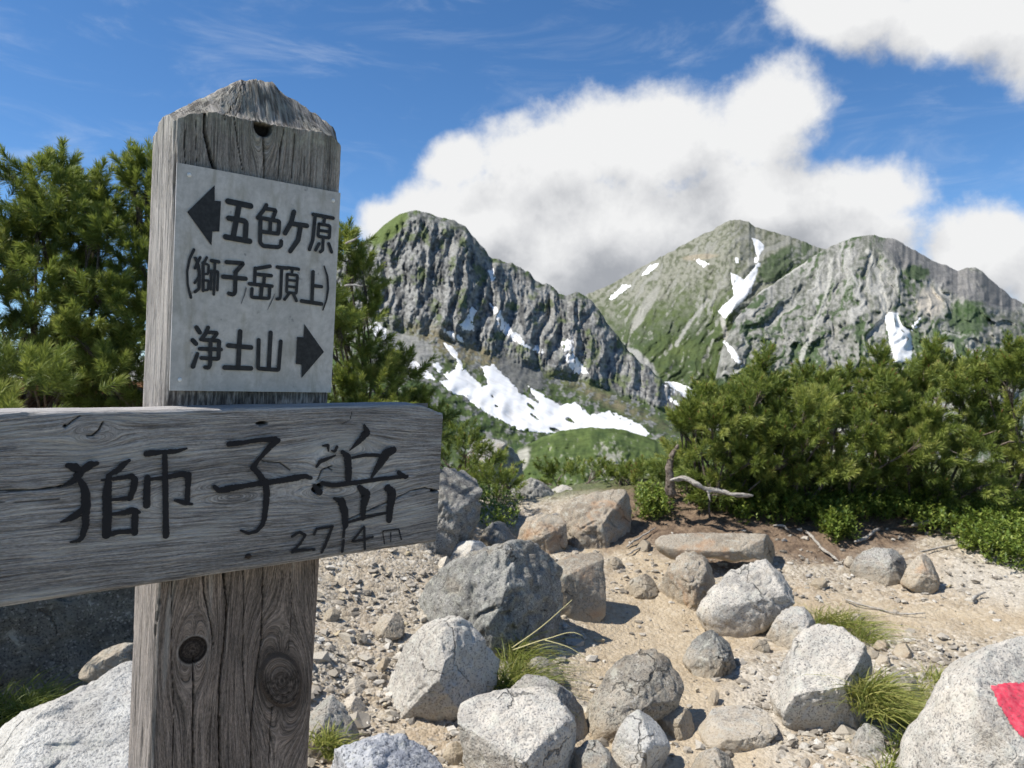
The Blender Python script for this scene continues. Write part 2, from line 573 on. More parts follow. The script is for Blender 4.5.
def build_ground():
    xs = np.arange(-5.5, 6.5, 0.026)
    ys = np.concatenate([np.arange(-1.5, 1.5, 0.06), np.arange(1.5, 7.5, 0.024), np.arange(7.5, 14.2, 0.06)])
    X, Y = np.meshgrid(xs, ys)
    Z = ground_z(X, Y)
    Yc = np.maximum(Y, 0.3)
    qx = 512 + F * X / Yc
    qy = 384 + F * (EYE[2] - Z) / Yc
    jx, jy = qx + 26 * fbm(X * 3, Y * 3, 1.0), qy + 16 * fbm(X * 3, Y * 3, 5.0)
    path = sstep(-14, 26, signed([(470, 800), (560, 740), (575, 660), (520, 640), (600, 600), (612, 560), (560, 548), (520, 530), (640, 520), (668, 552),
                                  (720, 600), (780, 590), (840, 592), (1040, 600), (1100, 640), (930, 640), (880, 640), (740, 650), (730, 690), (780, 760), (800, 800)], jx, jy))
    soil = sstep(-8, 14, signed([(600, 560), (640, 545), (700, 570), (850, 562), (905, 552), (1000, 520), (1100, 500), (1100, 380), (640, 380), (600, 500)], jx, jy))
    litter = sstep(-10, 10, signed([(-400, 300), (430, 300), (400, 530), (300, 500), (150, 470), (-400, 500)], jx, jy)) * sstep(4.0, 4.4, Y)
    white = sstep(-10, 30, signed([(900, 575), (960, 548), (1100, 530), (1100, 640), (940, 600)], jx, jy)) + \
        sstep(-10, 30, signed([(560, 800), (660, 700), (760, 660), (800, 720), (800, 800)], jx, jy))
    n1, n2, n3 = fbm(X * 1.3, Y * 1.3, 2.0), fbm(X * 7, Y * 7, 3.0, 3), fbm(X * 24, Y * 24, 4.0, 2)
    Z = Z + 0.035 * n1 + (0.028 - 0.016 * path) * n2 + (0.012 - 0.007 * path) * n3 + 0.02 * soil * fbm(X * 12, Y * 12, 8.0, 3)
    far = sstep(6.3, 7.2, Y)
    att = {"path": path, "soil": np.clip(soil, 0, 1), "litter": litter, "white": np.clip(white, 0, 1), "turf": far}
    m, n, b = material("ground", 0.95, 0.12)
    tc = n.new('ShaderNodeTexCoord')
    v = tc.outputs['Object']
    vo = n.new('ShaderNodeTexVoronoi')
    n.put(vo.inputs['Vector'], v)
    vo.inputs['Scale'].default_value = 42
    vo2 = n.new('ShaderNodeTexVoronoi')
    n.put(vo2.inputs['Vector'], v)
    vo2.inputs['Scale'].default_value = 95
    sepc = n.new('ShaderNodeSeparateColor')
    n.put(sepc.inputs[0], vo.outputs['Color'])
    sepd = n.new('ShaderNodeSeparateColor')
    n.put(sepd.inputs[0], vo2.outputs['Color'])
    grav = n.ramp(sepc.outputs[0], [(0.0, (0.20, 0.165, 0.125)), (0.3, (0.33, 0.28, 0.21)), (0.7, (0.43, 0.38, 0.30)), (1.0, (0.56, 0.52, 0.45))])
    grav2 = n.ramp(sepd.outputs[1], [(0.0, (0.22, 0.185, 0.14)), (0.5, (0.37, 0.32, 0.245)), (1.0, (0.52, 0.47, 0.40))])
    col = n.mix(n.range(n.noise(v, 9, 4, 0.6), 0.4, 0.6, 0, 1, True), grav, grav2)
    col = n.mix(n.range(n.noise(v, 2.3, 5, 0.6), 0.45, 0.7, 0, 0.55, True), col, (0.36, 0.27, 0.175))
    col = n.mix(n.math('MULTIPLY', n.attr('white'), 0.6), col, n.mix(0.55, grav2, (0.56, 0.53, 0.47)))
    sand = n.mix(n.range(n.noise(v, 6, 6, 0.65), 0.35, 0.65, 0, 1), (0.33, 0.252, 0.158), (0.46, 0.372, 0.252))
    sand = n.mix(n.range(n.noise(v, 130, 2, 0.6), 0.5, 0.7, 0, 0.55), sand, (0.56, 0.49, 0.38))
    col = n.mix(n.math('MULTIPLY', n.attr('path'), 0.72), col, sand)
    soilc = n.mix(n.range(n.noise(v, 18, 6, 0.7), 0.35, 0.65, 0, 1), (0.085, 0.056, 0.040), (0.23, 0.165, 0.11))
    col = n.mix(n.math('MULTIPLY', n.attr('soil'), 0.95), col, soilc)
    lit = n.mix(n.range(n.noise(v, 60, 4, 0.7), 0.4, 0.65, 0, 1), (0.10, 0.05, 0.028), (0.28, 0.145, 0.075))
    col = n.mix(n.attr('litter'), col, lit)
    turf = n.mix(n.range(n.noise(v, 14, 6, 0.7), 0.35, 0.65, 0, 1), (0.03, 0.045, 0.015), (0.10, 0.13, 0.04))
    col = n.mix(n.math('MULTIPLY', n.attr('turf'), 0.85), col, turf)
    n.put(b.inputs['Base Color'], col)
    hgt = n.math('ADD', n.math('MULTIPLY', vo.outputs['Distance'], -0.9), n.math('MULTIPLY', vo2.outputs['Distance'], -0.5))
    hgt = n.math('ADD', hgt, n.math('MULTIPLY', n.noise(v, 160, 2, 0.6), 0.5))
    n.put(b.inputs['Normal'], n.bump(hgt, 0.7, 0.012))
    tag(mk("ground", np.stack([X, Y, Z], -1), grid_faces(len(ys), len(xs)), m, attrs={k: a.ravel() for k, a in att.items()}), kind="structure")


build_ground()


# ------------------------------------------------------------------ mountains
def mountain_mat(name):
    m, n, b = material(name, 0.95, 0.08)
    tc = n.new('ShaderNodeTexCoord')
    c = n.attr('tint', 'Color')
    f1 = n.noise(tc.outputs['Object'], 0.16, 6, 0.68)
    f2 = n.noise(tc.outputs['Object'], 0.55, 4, 0.65)
    k = n.math('ADD', n.range(f1, 0.3, 0.7, 0.72, 1.3), n.range(f2, 0.3, 0.7, -0.22, 0.22))
    n.put(b.inputs['Base Color'], n.mix(1.0, c, k, 'MULTIPLY'))
    return m


M_MTN = mountain_mat("mountain_slope")


class Loft:
    """terrain spanned between crest, foot and valley curves, each given as points with a distance"""
    def __init__(s, curves, seg, px, disp):
        s.px = px
        pys, dds = [], []
        for c in curves:
            c = np.asarray(c, float)
            pys.append(np.interp(px, c[:, 0], c[:, 1]))
            dds.append(np.interp(px, c[:, 0], c[:, 2]))
        rows_y, rows_d, rows_t = [], [], []
        for k in range(len(curves) - 1):
            t = np.linspace(0, 1, seg[k], endpoint=(k == len(curves) - 2))
            for ti in t:
                rows_y.append(pys[k] * (1 - ti) + pys[k + 1] * ti)
                rows_d.append(np.exp(np.log(dds[k]) * (1 - ti) + np.log(dds[k + 1]) * ti))
                rows_t.append(k + ti)
        s.py = np.array(rows_y)
        d = np.array(rows_d)
        s.t = np.array(rows_t)[:, None] * np.ones((1, len(px)))
        s.X = np.ones((len(rows_y), 1)) * px[None]
        for it in range(3):
            d[1:-1] = 0.25 * d[:-2] + 0.5 * d[1:-1] + 0.25 * d[2:]
        s.f = disp(s.X, s.py, s.t)
        s.d = d + s.f

    def world(s):
        return P(s.X, s.py, s.d)

    def depth(s, x, y, front):
        """distance of the visible face at points (x, y); front = slice of rows facing the viewer, top row first"""
        cx = np.clip((x - s.px[0]) / (s.px[1] - s.px[0]), 0, len(s.px) - 1.001)
        i = cx.astype(int)
        w = cx - i
        out = np.zeros(len(x))
        for k in range(len(x)):
            a = np.interp(y[k], s.py[front, i[k]], s.d[front, i[k]])
            b_ = np.interp(y[k], s.py[front, i[k] + 1], s.d[front, i[k] + 1])
            out[k] = a * (1 - w[k]) + b_ * w[k]
        return out

    def build(s, name, tint):
        V = s.world()
        col = np.concatenate([np.clip(tint, 0.01, 0.9), np.ones(tint.shape[:2] + (1,))], -1)
        return tag(mk(name, V, grid_faces(*s.X.shape), M_MTN, attrs={"tint": col.reshape(-1, 4)}), kind="structure")


def lerp(a, b, t):
    t = np.clip(t, 0, 1)
    if np.ndim(t):
        t = t[..., None]
    return np.asarray(a) * (1 - t) + np.asarray(b) * t


def blob(X, Y, cx, cy, rx, ry, ang=0.0):
    c, s_ = math.cos(ang), math.sin(ang)
    dx, dy = X - cx, Y - cy
    u, v = (dx * c + dy * s_) / rx, (-dx * s_ + dy * c) / ry
    return np.exp(-(u * u + v * v))


ROCK, ROCKD = np.array([0.228, 0.226, 0.212]), np.array([0.092, 0.093, 0.09])
GRASS, GRASSD, SCREE, TANS = np.array([0.100, 0.130, 0.044]), np.array([0.042, 0.070, 0.026]), np.array([0.36, 0.35, 0.315]), np.array([0.25, 0.205, 0.135])


def crag(base, X, amp, seed):
    return base + amp * fbm(X * 0.16 + seed, X * 0 + seed, 0.3, 4)


# --- near craggy mountain with the snowfield
Lr = [(-900, 560, 700), (-200, 520, 760), (100, 380, 800), (250, 300, 800), (330, 262, 800), (372, 237, 800), (385, 224, 800), (400, 214, 800), (415, 210, 800), (425, 212, 800),
      (440, 217, 805), (462, 224, 810), (470, 232, 812), (482, 247, 815), (490, 257, 830), (505, 262, 845), (517, 266, 850), (530, 272, 855),
      (536, 281, 857), (552, 288, 860), (560, 293, 862), (566, 296, 862), (575, 294, 864), (583, 293, 866), (590, 299, 862), (600, 312, 852),
      (612, 330, 845), (625, 346, 835), (640, 362, 825), (655, 374, 810), (668, 384, 800), (690, 400, 780), (720, 418, 760), (800, 440, 740),
      (1100, 470, 720), (1700, 500, 700)]
Lc = [(-900, 600, 560), (-200, 560, 600), (372, 322, 660), (400, 332, 655), (440, 338, 650), (480, 352, 655), (520, 365, 670), (560, 378, 690), (600, 388, 700),
      (640, 402, 705), (690, 422, 700), (800, 458, 690), (1700, 520, 640)]
Lf = [(-900, 640, 380), (-200, 600, 400), (370, 400, 400), (420, 412, 405), (470, 432, 410), (520, 442, 430), (560, 447, 440), (600, 445, 450), (650, 445, 460),
      (700, 452, 470), (800, 475, 470), (1700, 540, 440)]
Lg = [(-900, 700, 220), (400, 480, 230), (1700, 560, 240)]
Lh = [(-900, 800, 60), (400, 560, 70), (1700, 620, 80)]
Lb = [(x, y + 45 + 0.1 * abs(x - 500), d + 220) for x, y, d in Lr]
Lv = [(-900, 640, 1600), (1700, 560, 1600)]


def disp_L(X, Y, T):
    wx = X + 11 * fbm(X * 0.03, Y * 0.025, 4.0, 4) + 0.16 * (Y - 300)
    wy = Y + 10 * fbm(X * 0.04, Y * 0.04, 8.0, 3)
    a = ridged(wx * 0.028, wy * 0.0055, 2.0, 4)
    b_ = ridged(wx * 0.085 + 3, wy * 0.016, 5.0, 4)
    c_ = fbm(X * 0.17, Y * 0.17, 7.0, 5)
    top = sstep(2.0, 2.08, T)
    low = sstep(2.8, 3.12, T)
    dg = ridged((X + 0.55 * Y) * 0.045, (Y - 0.3 * X) * 0.022, 14.0, 4)
    c_ = c_ * 0.5 + fbm(X * 0.4, Y * 0.22, 19.0, 3) * 0.5
    dd = -(26 * a + 11 * b_ + 6 * c_ + 9 * dg) * top * (1 - 0.8 * low)
    dd += -low * (8 * fbm(X * 0.06, Y * 0.1, 3.0, 5) + 5 * ridged((X - Y) * 0.05, (X + Y) * 0.05, 6.0, 4))
    return dd


# rows run from the valley behind over the crest (T = 2) down to the foot (3), snowfield rim (4) and gully
pxL = np.arange(-60, 760, 0.8)
pxL = np.concatenate([np.arange(-900, -60, 8.0), pxL, np.arange(760, 1700, 8.0)])


def add_crag(c, amp):
    x = np.arange(-900, 1700, 1.5)
    c = np.asarray(c, float)
    y = np.interp(x, c[:, 0], c[:, 1])
    d = np.interp(x, c[:, 0], c[:, 2])
    k = sstep(415, 430, x) * (1 - 0.4 * sstep(440, 470, x) * sstep(500, 480, x))
    y = y + amp * (0.15 + 0.85 * k) * (fbm(x * 0.11, x * 0, 1.3, 4) - 0.35 * np.abs(pnoise(x * 0.27, x * 0, 8.2)))
    return np.stack([x, y, d], 1)


Lr2 = add_crag(Lr, 4.5)
pxA = np.arange(-60, 760, 0.8)
LL = Loft([Lv, Lb, Lr2, Lc, Lf, Lg, Lh], [6, 16, 170, 120, 24, 16], pxA, disp_L)
# wings of the same mountain, outside the frame or hidden
X, Y, T = LL.X, LL.py, LL.t
nz = fbm(X * 0.045, Y * 0.06, 1.0, 5)
nf = fbm(X * 0.22, Y * 0.25, 2.0, 4)
cliffness = sstep(2.0, 2.1, T) * sstep(3.02 + 0.0 * X, 2.86, T + 0.12 * nz)
g_ = np.clip(0.4 + 0.9 * nz + 0.7 * nf, 0, 1)
tint = lerp(GRASSD, GRASS, g_)
m1 = fbm((X - 0.6 * Y) * 0.09, (Y + 0.5 * X) * 0.13, 12.0, 5)
m2 = fbm(X * 0.35, Y * 0.4, 15.0, 3)
tint = lerp(tint, lerp(ROCKD * 1.2, ROCK * 1.1, 0.5 + 1.2 * m2), 0.9 * sstep(0.02, 0.16, m1 + 0.35 * m2 - 0.0016 * (Y - 380)))
tint = lerp(tint, np.array([0.025, 0.038, 0.016]), 0.8 * sstep(0.12, 0.26, fbm(X * 0.13, Y * 0.2, 21.0, 4)))
tint = lerp(tint, TANS * 0.85, 0.8 * np.clip(blob(X, Y, 470, 352, 60, 12, 0.35) + blob(X, Y, 440, 335, 40, 10, 0.5) + blob(X, Y, 612, 402, 55, 6, 0.45), 0, 1) * sstep(0.25, -0.1, m1 + 0.5 * m2))
vst = fbm(X * 0.16, Y * 0.035, 31.0, 4)
rock = lerp(ROCKD, ROCK * 1.2, sstep(-0.3, 0.25, 0.6 * nf + 0.4 * nz + 0.3 * m2 + 0.6 * vst))
rock = lerp(rock, GRASS * 0.9, 0.75 * sstep(0.10, 0.34, fbm(X * 0.07, Y * 0.07, 9.0, 4) + 0.35 * nf + 0.25 * blob(X, Y, 447, 236, 26, 10) + 0.1 * sstep(330, 400, Y)))
tint = lerp(tint, rock, cliffness)
lrock = sstep(-0.1, 0.12, blob(X, Y, 408, 352, 34, 20, 0.5) - 0.35 + 0.7 * nf)
tint = lerp(tint, ROCK, 0.9 * lrock * sstep(3.0, 3.05, T) * (X < 470))
lrock2 = sstep(-0.1, 0.12, blob(X, Y, 520, 372, 34, 14, 0.6) + blob(X, Y, 500, 392, 16, 16) - 0.45 + 0.7 * nf)
tint = lerp(tint, ROCKD * 1.4, 0.9 * lrock2)
shoulder = sstep(0.25, 0.5, blob(X, Y, 388, 226, 26, 12, -0.75) + 0.15 * nf) * sstep(416, 408, X)
tint = lerp(tint, GRASS * 1.05, shoulder)
LL.build("mountain", tint * 0.92)

# --- wings: broad plain slopes that carry the land round the sides
pxW = np.concatenate([np.arange(-1500, -59, 12.0)])
LW = Loft([Lv, Lb, Lr, Lc, Lf, Lg, Lh], [4, 8, 30, 24, 10, 6], np.arange(-1500, -59.3, 12.0), lambda X, Y, T: -20 * fbm(X * 0.03, Y * 0.04, 2.0, 4))
tw = lerp(GRASSD, ROCK, sstep(-0.2, 0.3, fbm(LW.X * 0.05, LW.py * 0.08, 2.0, 4)))
LW.build("mountain", tw)

# --- rear mountain (pointed summit)
Ar = [(430, 420, 3000), (520, 360, 2950), (560, 325, 2900), (575, 302, 2880), (590, 293, 2860), (610, 285, 2840), (640, 268, 2780), (670, 252, 2720), (700, 236, 2660), (714, 229, 2630),
      (728, 221, 2605), (735, 219.5, 2600), (742, 220, 2600), (749, 222, 2600), (755, 227, 2600), (770, 231, 2590), (785, 235, 2580), (800, 240, 2570), (812, 245, 2560), (830, 251, 2560),
      (860, 264, 2560), (900, 300, 2560), (1000, 380, 2600)]
Ac = [(430, 470, 1500), (560, 425, 1550), (640, 395, 1600), (700, 402, 1620), (760, 405, 1640), (900, 425, 1700), (1000, 430, 1700)]
Ag = [(430, 520, 900), (1000, 500, 950)]
Ab = [(x, y + 40, d + 500) for x, y, d in Ar]


def disp_A(X, Y, T):
    top = np.clip(Y - np.interp(X, [a[0] for a in Ar], [a[1] for a in Ar]), 0, 300)
    s_ = X + 0.8 * top + 20 * fbm(X * 0.03, Y * 0.03, 4.0, 4)
    k = sstep(1.0, 1.12, T)
    a = ridged(s_ * 0.022 + 1.3, Y * 0.010, 2.0, 3)
    b_ = ridged(s_ * 0.07, Y * 0.03, 5.0, 4)
    return -k * (40 * a + 15 * b_ + 16 * fbm(X * 0.09, Y * 0.09, 2.0, 5)) * (0.45 + 0.55 * sstep(0, 40, top))


def crest(c, amp, x0, x1, seed):
    x = np.arange(x0, x1, 1.2)
    c = np.asarray(c, float)
    y = np.interp(x, c[:, 0], c[:, 1]) + amp * fbm(x * 0.13, x * 0, seed, 4)
    return np.stack([x, y, np.interp(x, c[:, 0], c[:, 2])], 1)


LA = Loft([Ab, crest(Ar, 2.2, 430, 1000, 3.1), Ac, Ag], [10, 200, 24], np.arange(470, 960, 0.8), disp_A)
X, Y, T = LA.X, LA.py, LA.t
top = Y - np.interp(X, [a[0] for a in Ar], [a[1] for a in Ar])
s_ = X + 0.8 * top + 20 * fbm(X * 0.03, Y * 0.03, 4.0, 4)
nz = fbm(X * 0.035, Y * 0.05, 1.0, 5)
nf = fbm(X * 0.2, Y * 0.2, 2.0, 4)
streak = fbm(s_ * 0.09, Y * 0.03, 6.0, 5)
A_UP = np.array([0.235, 0.232, 0.185])
tint = lerp(A_UP * 1.08, np.array([0.115, 0.125, 0.078]), sstep(-0.2, 0.25, nf + 0.5 * streak + 0.3 * nz))
low = sstep(270, 335, Y + 40 * nz + 12 * nf + 0.12 * (X - 700))
tint = lerp(tint, lerp(GRASSD * 0.9, GRASS * 0.95, 0.5 + nz + nf * 0.6), 0.95 * low)
tint = lerp(tint, GRASSD * 1.2, 0.75 * sstep(0.3, 0.5, blob(X, Y, 790, 262, 38, 16, -0.45) + 0.2 * nf))
tint = lerp(tint, np.array([0.32, 0.312, 0.275]), 0.75 * sstep(0.10, 0.3, streak + 0.45 * nf - 0.08 * sstep(300, 380, Y)))
tint = lerp(tint, np.array([0.33, 0.32, 0.28]), 0.75 * sstep(0.35, 0.6, blob(X, Y, 645, 308, 30, 6, -1.0) + 0.25 * nf))
tint = lerp(tint, SCREE, 0.8 * sstep(2.6, 1.0, seg_dist([(708, 300), (690, 322), (676, 345)], X, Y) + 2 * nf))
tint = lerp(tint, np.array([0.33, 0.28, 0.2]), 0.7 * sstep(0.4, 0.7, blob(X, Y, 700, 257, 22, 4, -0.1) + 0.2 * nf))
tint = lerp(tint, np.array([0.36, 0.35, 0.33]), 0.8 * sstep(0.3, 0.6, blob(X, Y, 640, 362, 26, 8, 0.75) + 0.3 * nf))
tint = lerp(tint, np.array([0.43, 0.41, 0.36]), 0.9 * sstep(3.5, 1.0, seg_dist([(722, 318), (728, 345), (738, 365)], X, Y) + 2 * nf))
LA.build("mountain", tint * 0.82)

# --- right mountain, a step nearer
Br = [(690, 440, 1500), (704, 418, 1560), (714, 385, 1620), (722, 348, 1700), (735, 320, 1800), (760, 292, 1960), (785, 276, 2080), (805, 262, 2150), (815, 255, 2160), (830, 247, 2180), (845, 241, 2190), (860, 236, 2200), (870, 234.5, 2200),
      (880, 237, 2200), (893, 238, 2200), (905, 245, 2200), (915, 250, 2200), (935, 262, 2200), (948, 266, 2200), (958, 271, 2200), (967, 268, 2200), (975, 267, 2200),
      (985, 274, 2200), (1000, 288, 2200), (1012, 297, 2200), (1024, 303, 2200), (1100, 335, 2200), (1300, 400, 2200), (1900, 470, 2200)]
Bc = [(690, 445, 1450), (760, 432, 1400), (850, 432, 1380), (950, 432, 1380), (1100, 440, 1380), (1900, 500, 1300)]
Bg = [(690, 520, 900), (1900, 540, 900)]
Bb = [(x, y + 45, d + 450) for x, y, d in Br]


def fan(X, Y):
    return 100 * np.arctan2(X - 872, np.maximum(Y - 175, 12))


def disp_B(X, Y, T):
    k = sstep(1.0, 1.12, T)
    s_ = fan(X, Y) + 22 * fbm(X * 0.035, Y * 0.035, 4.0, 4)
    a = ridged(s_ * 0.036 + 0.4, Y * 0.012, 2.0, 3)
    b_ = ridged(s_ * 0.10, Y * 0.035, 5.0, 4)
    return -k * (48 * a + 18 * b_ + 14 * fbm(X * 0.1, Y * 0.1, 2.0, 5)) * (0.5 + 0.5 * sstep(1.0, 1.4, T))


LB = Loft([Bb, crest(Br, 2.4, 690, 1900, 7.7), Bc, Bg], [10, 200, 24], np.arange(700, 1200, 0.8), disp_B)
X, Y, T = LB.X, LB.py, LB.t
s_ = fan(X, Y) + 22 * fbm(X * 0.035, Y * 0.035, 4.0, 4)
nz = fbm(X * 0.035, Y * 0.05, 3.0, 5)
nf = fbm(X * 0.2, Y * 0.2, 5.0, 4)
st1 = fbm(s_ * 0.10, Y * 0.022, 6.0, 5)
st2 = fbm(s_ * 0.12 + 9, Y * 0.016, 9.0, 5)
tint = lerp(np.array([0.255, 0.25, 0.225]), np.array([0.13, 0.135, 0.11]), sstep(-0.25, 0.25, nf + 0.5 * nz))
tint = lerp(tint, GRASSD * 1.2, 0.85 * sstep(0.0, 0.22, st1 + 0.5 * nf + 0.16 * sstep(250, 380, Y) - 0.07))
tint = lerp(tint, np.array([0.36, 0.35, 0.32]), 0.85 * sstep(0.06, 0.26, st2 + 0.22 * nf))
tint = lerp(tint, np.array([0.38, 0.37, 0.33]), 0.85 * sstep(3.4, 1.2, seg_dist([(832, 260), (826, 300), (812, 330), (800, 362)], X, Y) + 3 * nf))
tint = lerp(tint, np.array([0.38, 0.37, 0.33]), 0.85 * sstep(3.6, 1.2, seg_dist([(868, 250), (880, 280), (886, 312)], X, Y) + 3 * nf))
tint = lerp(tint, SCREE * 1.05, 0.9 * sstep(2.2, 0.8, seg_dist([(806, 262), (785, 275), (760, 291), (742, 306)], X, Y) + 1.2 * nf))
drk = sstep(0.35, 0.6, blob(X, Y, 905, 256, 34, 14, 0.45) + blob(X, Y, 965, 285, 40, 15, 0.5) + blob(X, Y, 1000, 293, 25, 10, 0.6) + 0.35 * nf)
tint = lerp(tint, lerp(np.array([0.12, 0.12, 0.12]), np.array([0.22, 0.21, 0.2]), 0.5 + nf * 1.5), 0.85 * drk)
tint = lerp(tint, GRASSD * 1.15, 0.85 * sstep(0.35, 0.6, blob(X, Y, 968, 318, 26, 20) + blob(X, Y, 916, 273, 14, 9) + 0.35 * nf))
tint = lerp(tint, np.array([0.42, 0.38, 0.32]), 0.85 * sstep(0.35, 0.6, blob(X, Y, 930, 303, 14, 16, -0.3) + 0.3 * nf))
LB.build("mountain", tint * 0.93)

# --- green hump between the crest and the valley
Kr = [(-900, 560, 140), (300, 500, 130), (440, 478, 120), (480, 466, 130), (515, 450, 140), (540, 438, 145), (560, 431, 148), (590, 427, 150), (620, 429, 150), (650, 438, 150), (680, 452, 150),
      (720, 464, 150), (800, 482, 150), (1100, 505, 150), (1900, 560, 150)]
Kb = [(x, y + 40, d + 60) for x, y, d in Kr]
Kf = [(-900, 620, 30), (400, 560, 34), (1900, 620, 34)]
Kg = [(-900, 900, 9), (1900, 900, 9)]


def disp_K(X, Y, T):
    k = sstep(1.0, 1.1, T)
    return -k * (7 * fbm(X * 0.03, Y * 0.05, 2.0, 4) + 3.0 * np.abs(pnoise(X * 0.1, Y * 0.14, 3.0)) + 1.6 * np.abs(pnoise(X * 0.3, Y * 0.35, 4.0)))


LK = Loft([Kb, crest(Kr, 1.8, -900, 1900, 5.2), Kf, Kg], [10, 150, 20], np.concatenate([np.arange(200, 1200, 1.25)]), disp_K)
X, Y, T = LK.X, LK.py, LK.t
nz = fbm(X * 0.04, Y * 0.04, 3.0, 5)
nf = fbm(X * 0.17, Y * 0.13, 5.0, 4)
tint = lerp(np.array([0.035, 0.055, 0.018]), np.array([0.10, 0.135, 0.04]), 0.5 + 0.9 * nz + 0.9 * nf)
tint = lerp(tint, np.array([0.30, 0.29, 0.25]), 0.8 * sstep(0.26, 0.46, 0.6 * nf + 0.5 * fbm(X * 0.33, Y * 0.22, 6.0, 3) + 0.5 * blob(X, Y, 610, 466, 18, 24) + 0.2 * blob(X, Y, 560, 470, 30, 20)))
tint = lerp(tint, np.array([0.38, 0.36, 0.31]), 0.8 * sstep(0.3, 0.6, blob(X, Y, 520, 462, 8, 18, 0.5) + 0.3 * nf))
LK.build("hill", tint)

# --- lowland sheet to the horizon
mlow, nlow, blow = material("lowland", 0.95, 0.05)
tcl = nlow.new('ShaderNodeTexCoord')
nlow.put(blow.inputs['Base Color'], nlow.mix(nlow.noise(tcl.outputs['Object'], 0.004, 6, 0.6), (0.04, 0.06, 0.03), (0.12, 0.15, 0.08)))
rad = np.array([0, 1500, 4000, 9000, 20000, 40000.0])
th = np.linspace(0, 2 * np.pi, 64, endpoint=False)
V = np.stack([rad[:, None] * np.cos(th), rad[:, None] * np.sin(th), np.full((6, 64), -520.0)], -1)
tag(mk("lowland", V, grid_faces(6, 64, True), mlow), kind="structure")

# --- snow
ms, ns_, bs = material("old_snow", 0.6, 0.3)
tcs = ns_.new('ShaderNodeTexCoord')
ns_.put(bs.inputs['Base Color'], ns_.mix(ns_.range(ns_.noise(tcs.outputs['Object'], 0.07, 7, 0.7), 0.45, 0.75, 0, 1), (0.76, 0.76, 0.755), (0.50, 0.485, 0.455)))


def snow(loft, front, poly, label, bulge):
    poly = np.asarray(poly, float)
    x0, y0 = poly.min(0) - 3
    x1, y1 = poly.max(0) + 3
    st = 0.55 if (x1 - x0) < 60 else 0.8
    gx, gy = np.meshgrid(np.arange(x0, x1, st), np.arange(y0, y1, st))
    sdist = signed(poly, gx, gy) + 1.3 * fbm(gx * 0.35, gy * 0.35, 2.0, 3)
    if x1 - x0 > 60:
        sdist = np.minimum(sdist, 7.0 - 26 * sstep(0.30, 0.62, fbm((gx + gy) * 0.045, (gy - gx * 0.7) * 0.13, 9.0, 3)))
    keep = sdist > -1.6
    t = np.where(sdist > 0, np.sqrt(np.clip(sdist, 0, 8)), sdist * 1.5) * bulge
    d = loft.depth(gx.ravel(), gy.ravel(), front).reshape(gx.shape)
    # smooth the ground under the snow a little
    for _ in range(24):
        d[1:-1, 1:-1] = 0.5 * d[1:-1, 1:-1] + 0.125 * (d[:-2, 1:-1] + d[2:, 1:-1] + d[1:-1, :-2] + d[1:-1, 2:])
    V = P(gx, gy, d - t - 0.6 * bulge * (sdist > 0)).reshape(-1, 3)
    B = P(gx, gy, d + 4 * bulge).reshape(-1, 3)
    f = grid_faces(*gx.shape)
    f = f[keep.ravel()[f].all(1)]
    if not len(f):
        return
    # close the drift with a buried underside
    nV = len(V)
    e = np.concatenate([f[:, [0, 1]], f[:, [1, 2]], f[:, [2, 3]], f[:, [3, 0]]])
    key = np.sort(e, 1)
    _, inv, cnt = np.unique(key[:, 0] * nV + key[:, 1], return_inverse=True, return_counts=True)
    be = e[cnt[inv] == 1]
    side = np.stack([be[:, 1], be[:, 0], be[:, 0] + nV, be[:, 1] + nV], 1)
    F_ = np.vstack([f, f[:, ::-1] + nV, side])
    used = np.unique(F_)
    mp = np.zeros(2 * nV, int)
    mp[used] = np.arange(len(used))
    V2 = np.vstack([V, B])[used]
    o = V2.mean(0)
    tag(mk("snow_patch", V2, mp[F_], ms, origin=o), label, "snow patch", "snow patches left on the mountains")


fL = slice(22, 22 + 170 + 120 + 20)
fA = slice(10, 10 + 200)
snow(LL, fL, [(444, 343), (453, 348), (461, 361), (463, 368), (470, 375), (482, 386), (488, 385), (482, 367), (493, 365), (505, 376), (522, 395), (540, 404), (528, 386), (545, 396),
              (560, 406), (575, 402), (590, 415), (610, 411), (625, 418), (640, 424), (650, 434), (643, 438), (620, 436), (600, 432), (570, 432), (545, 433), (520, 430), (505, 422), (495, 417),
              (480, 409), (465, 396), (452, 393), (439, 381), (449, 380), (443, 374), (456, 370), (458, 362), (450, 353)],
     "largest snowfield, a broad white tongue with ragged edges below the craggy cliffs", 0.9)
snow(LL, fL, [(369, 327), (375, 320), (386, 330), (385, 340), (378, 338)], "small snow patch beside the right edge of the dark pine", 0.7)
snow(LL, fL, [(406, 359), (416, 362), (424, 368), (432, 375), (435, 380), (426, 378), (414, 370)], "thin slanting snow strip just above the end of the board", 0.6)
snow(LL, fL, [(442, 329), (452, 332), (462, 338), (464, 342), (453, 340)], "small oval snow patch directly above the head of the large snowfield", 0.6)
snow(LL, fL, [(460, 325), (468, 318), (471, 307), (478, 311), (472, 322), (475, 331), (463, 330)], "Y-shaped snow patch at the foot of the craggy cliff", 0.7)
snow(LL, fL, [(490, 304), (500, 311), (505, 322), (511, 328), (521, 337), (526, 344), (534, 350), (524, 347), (511, 338), (499, 328), (497, 318)], "long snow gully running diagonally out from between two crags", 0.7)
snow(LL, fL, [(487, 270), (494, 269), (496, 277), (492, 281)], "tiny snow patch high in the notch beside the craggy summit", 0.5)
snow(LL, fL, [(561, 343), (572, 337), (573, 350), (565, 351)], "upper of two snow patches stacked in the shadowed gully", 0.6)
